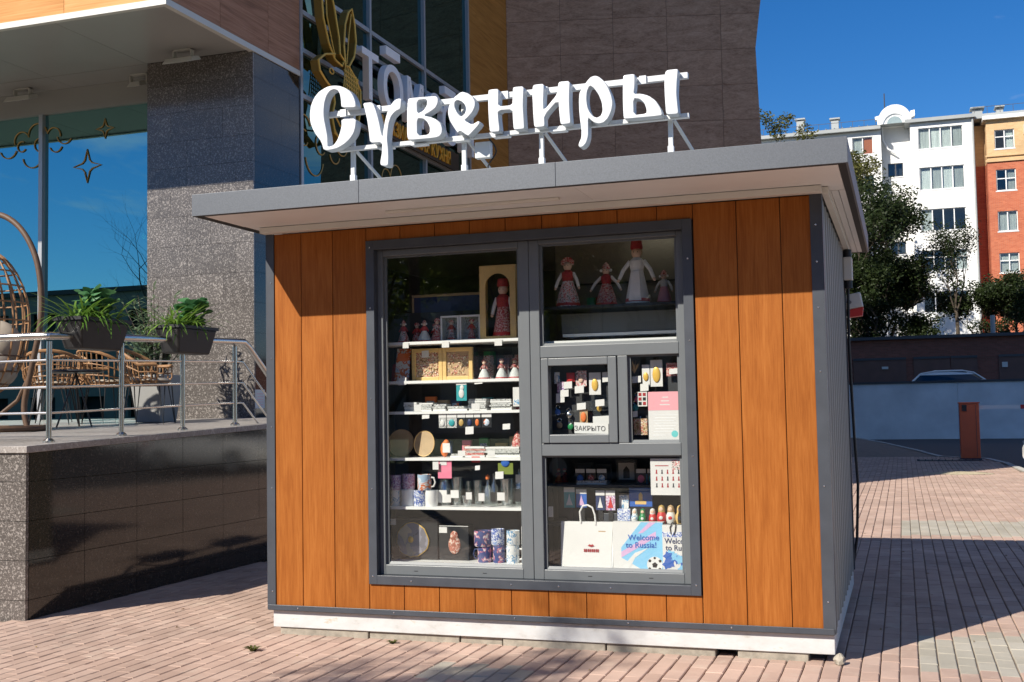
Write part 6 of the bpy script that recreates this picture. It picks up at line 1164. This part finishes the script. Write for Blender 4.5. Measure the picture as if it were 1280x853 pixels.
# boxes, magnets and nesting dolls behind the bags
def nest(label, x, z, h, m, m2, y=.30):
    t = thing('nesting_doll', label, 'nesting doll', (x, y, z)); r = h * .27
    part('body', MB().lathe([(0, 0), (r * .8, 0), (r, h * .2), (r * .98, h * .42), (r * .7, h * .6)], 18), m, t, True, local=True); part('head', MB().lathe([(r * .7, h * .6), (r * .72, h * .75), (r * .55, h * .92), (0, h)], 18), m2, t, True, local=True); part('face', MB().ball((0, -r * .62, h * .76), r * .42, r * .14, h * .12), 'skin_cloth', t, True, local=True); part('flower', MB().ball((0, -r * .93, h * .3), r * .4, r * .12, h * .11), 'paper' if m != 'paper' else 'red', t, True, local=True)
SB = .728
nest('small white nesting doll left of the green one', 2.382, SB, .088, 'white_blue', 'paper'); nest('small green nesting doll', 2.432, SB, .088, 'green', 'green'); nest('white and red nesting doll right of the green one', 2.493, SB, .09, 'red', 'paper'); nest('red nesting doll with a pale head', 2.549, SB, .112, 'red', 'gold_paint'); nest('white nesting doll between the red and yellow ones', 2.606, SB, .112, 'paper', 'tan'); nest('yellow nesting doll at the right window edge', 2.664, SB, .112, 'yellow_wood', 'yellow_wood')
def small_box(label, x0, x1, z0, z1, y, m, d=.05):
    t = thing('souvenir_box', label, 'box', ((x0 + x1) / 2, y, z0)); w = (x1 - x0) / 2; part('carton', MB().box(-w, w, 0, d, 0, z1 - z0), m, t, local=True, bevel=.002); return t, w, z1 - z0
t, w, h = small_box('blue box with a yellow monument print above the nesting dolls', 2.334, 2.48, .82, .937, .36, 'blue'); part('monument', MB().prism([(-.035, .015), (.035, .015), (.035, .035), (.012, .04), (.012, .075), (.0, .09), (-.012, .075), (-.012, .04), (-.035, .035)], 1, -.001, -.0002), 'yellow_wood', t, local=True)
part('riser', MB().box(-w, w, .005, .05, -.092, -.001), 'dark_box', t, local=True)
small_box('light blue printed box left of the monument box', 2.272, 2.333, SB, .892, .35, 'white_blue'); small_box('light blue carton standing above the monument box', 2.416, 2.482, .938, 1.019, .355, 'sky_blue'); small_box('pale blue small carton below the printed box', 2.275, 2.355, SB, .812, .285, 'blue_print', .03)
for i, (x0, x1, z0, z1, m, c, lb) in enumerate(((1.93, 2.0, .815, .944, 'teal', 'paper', 'teal magnet card with a white sail above the gift bag'), (2.01, 2.077, .817, .93, 'blue', 'lilac', 'blue and pink magnet card above the gift bag'), (2.136, 2.193, .802, .923, 'navy', 'paper', 'navy magnet card with a white tower right of the bag handle'), (2.2, 2.259, .802, .923, 'violet_print', 'red', 'dark magnet card with a pink doll right of the bag handle'))):
    t, w, h = sheet('magnet_card', lb, 'card', x0, x1, z0, z1, .30, m); part('header', MB().box(-w, w, -.002, 0, h * .75, h), 'paper', t, local=True); part('magnet', MB().prism([(-w * .6, h * .12), (w * .6, h * .12), (w * .2, h * .45), (0, h * .68), (-w * .2, h * .45)], 1, -.003, -.0002), c, t, local=True)
    part('support', MB().box(-w * .5, w * .5, .004, .01, SB - z0, 0), 'dark_box', t, local=True)
small_box('black flat box left behind the gift bag', 1.975, 2.053, SB, .80, .31, 'dark_box'); small_box('grey flat box right behind the gift bag', 2.156, 2.268, SB, .782, .31, 'anthracite')
for (x0, x1, z1, m, lb) in ((1.97, 2.085, 1.09, 'anthracite', 'dark frame with an arch motif on the upper back shelf'), (2.105, 2.205, 1.08, 'dark_box', 'dark frame with a round motif on the upper back shelf'), (2.235, 2.37, 1.11, 'paper', 'light framed print tilted on the upper back shelf')):
    t = thing('framed_picture', lb, 'picture', ((x0 + x1) / 2, .44, .960)); w = (x1 - x0) / 2; h = z1 - .96; part('frame', MB().box(-w, w, 0, .012, 0, h), 'dark_box', t, local=True, bevel=.002); part('picture', MB().box(-w * .75, w * .75, -.001, -.0002, h * .15, h * .85), m, t, local=True); part('motif', MB().prism([(-w * .3, h * .2), (w * .3, h * .2), (w * .3, h * .55), (0, h * .72), (-w * .3, h * .55)], 1, -.002, -.0012), 'black', t, local=True)
for i, x in enumerate((1.845, 1.885)): costume_doll(('little orange doll on the upper back shelf at the mullion', 'little dark red doll on the upper back shelf at the mullion')[i], x, .48, .96, .09, 'orange' if i == 0 else 'red_cloth', 'red_cloth', None, 'plain', .26, .4, parts=False)
stack('grey flat packets on the upper back shelf', 2.02, 2.21, .96, .985, .34, 'silver_pack', 2); solo('white_switch', 'small white plastic block at the left edge of the lower right pane', 'block', MB().box(1.86, 1.885, .19, .21, .765, .83), 'paper', (1.87, .2, .765)); 

# fuller shelves: second rows and more hung goods
random.seed(101)
COLS = [('white', 'paper'), ('red', 'red'), ('sky blue', 'sky_blue'), ('tan', 'tan'), ('pink', 'pink'), ('navy', 'navy'), ('green', 'green'), ('yellow', 'yellow_wood'), ('teal', 'teal'), ('orange', 'orange')]
for (zz, nm, y, xs0, hh) in ((S3, 'third', .37, [1.0, 1.09, 1.18, 1.40, 1.50, 1.60, 1.69], .085), (S4, 'fourth', .40, [1.10, 1.24, 1.36, 1.48, 1.58, 1.69], .11), (S2, 'second', .42, [1.40, 1.50, 1.60, 1.69], .17)):
    cs = random.sample(COLS, len(xs0))
    for x, (cn_, cm) in zip(xs0, cs):
        w_ = random.uniform(.03, .042); h_ = hh * random.uniform(.75, 1.15); t = thing('souvenir_box', '%s souvenir box in the back row of the %s shelf' % (cn_, nm), 'box', (x, y, zz)); part('carton', MB().box(-w_, w_, 0, .035, 0, h_), cm, t, local=True, bevel=.002); part('print', MB().box(-w_ * .75, w_ * .75, -.001, -.0002, h_ * .2, h_ * .7), random.choice(['postcard', 'mosaic', 'blue_print', 'silver_pack', 'red_print']), t, local=True)
for i, x in enumerate((1.09, 1.16, 1.25, 1.38, 1.52, 1.60)): vessel(('small', 'ribbed', 'narrow', 'plain', 'flared', 'wide')[i] + ' glass tumbler in the back row of the fifth shelf', x, S5, (.026, .03, .024, .032, .034, .036)[i], (.1, .13, .15, .12, .14, .11)[i], 'tumbler', .40)
for i, (x, cn_, cm) in enumerate(((2.03, 'blue', 'blue'), (2.10, 'red', 'red_print'), (2.17, 'white', 'white_blue'), (2.42, 'pink', 'pink'), (2.49, 'teal', 'teal'), (2.56, 'violet', 'violet_print'), (2.63, 'golden', 'gold_paint'))):
    t, w, h = sheet('magnet_card', cn_ + ' magnet card standing on the upper back shelf', 'card', x - .03, x + .03, .96, 1.055, .33, 'dark_box'); part('header', MB().box(-w, w, -.002, 0, h * .74, h), 'paper', t, local=True); part('magnet', MB().ball((0, -.003, h * .36), w * .7, .006, h * .27), cm, t, True, local=True)
for i, (x, z, cn_, cm) in enumerate(((1.95, 1.40, 'blue', 'blue'), (2.02, 1.38, 'silver', 'steel'), (1.96, 1.32, 'wooden', 'tan'), (2.03, 1.31, 'green', 'green'), (2.215, 1.42, 'gilt', 'gold'), (2.45, 1.47, 'pink', 'pink'), (2.44, 1.42, 'teal', 'teal'), (2.60, 1.64, 'dark red', 'red_cloth'))):
    t = thing('keyring', cn_ + ' keyring on the dark pegboard', 'keyring', (x, .135, z)); part('ring', MB().tube([(.012 * cos(2 * pi * k_ / 12), 0, .045 + .012 * sin(2 * pi * k_ / 12)) for k_ in range(12)], .0016, 5, True), 'steel', t, True, local=True); part('charm', MB().ball((0, 0, .014), .018, .006, .02, 10, 6), cm, t, True, local=True); part('hook', MB().tube([(0, .025, .06), (0, 0, .058)], .0018, 5), 'steel', t, local=True)
for i, (x, cm, lb) in enumerate(((2.30, 'lilac', 'lilac gift tube behind the welcome bag'), (2.72, 'red', 'red gift tube at the right window edge'))): solo('gift_tube', lb, 'tube', MB().lathe([(.022, 0), (.022, .15), (.018, .155), (0, .155)], 14, (x, .42, SB)), cm, (x, .42, SB), smooth=True)

for i, (x, z0, w_, h_, wh) in enumerate(((1.20, S5 + .03, .045, .05, 'on the glass mug'), (1.345, S5 + .05, .04, .045, 'on the ribbed tumbler'), (1.43, S5 + .04, .04, .05, 'on the small capped bottle'), (1.56, S5 + .045, .05, .05, 'on the faceted glass'), (1.12, S4 - .075, .04, .05, 'under the fourth shelf near the pink card'), (1.30, S4 + .01, .05, .035, 'before the patterned packets'), (1.50, S4 + .005, .05, .04, 'before the wide stack of packets'), (1.0, S3 + .004, .05, .04, 'before the shiny packets'), (1.40, S3 + .004, .055, .04, 'before the tall stack of clear packets'), (1.56, S1 - .045, .05, .04, 'below the arched case'), (1.20, S1 - .045, .05, .04, 'below the white window boxes'), (.92, S1 - .04, .045, .036, 'below the little dolls of the top shelf'))):
    solo('price_tag', 'small white price tag ' + wh, 'price tag', MB().box(x - w_ / 2, x + w_ / 2, .1585, .1605, z0, z0 + h_), 'paper', (x, .16, z0), group='price tags in the kiosk')
for i, (x, cm, lb) in enumerate(((1.245, 'embroidery', 'flat doll figure card between the relief picture and the little dolls'), (1.46, 'red_print', 'red printed card between the first two little dolls'))): sheet('greeting_card', lb, 'card', x + .12, x + .19, S2, S2 + .16, .40, cm, .02)
for i, (x, h, sk, lb) in enumerate(((.915, .14, 'red_print', 'little red printed doll between the first two dolls of the top shelf'), (1.045, .13, 'embroidery', 'little embroidered doll behind the pointed hat doll'))): costume_doll(lb, x, .36, S1, h, sk, 'red', None, 'fan', .26, .5, parts=False)
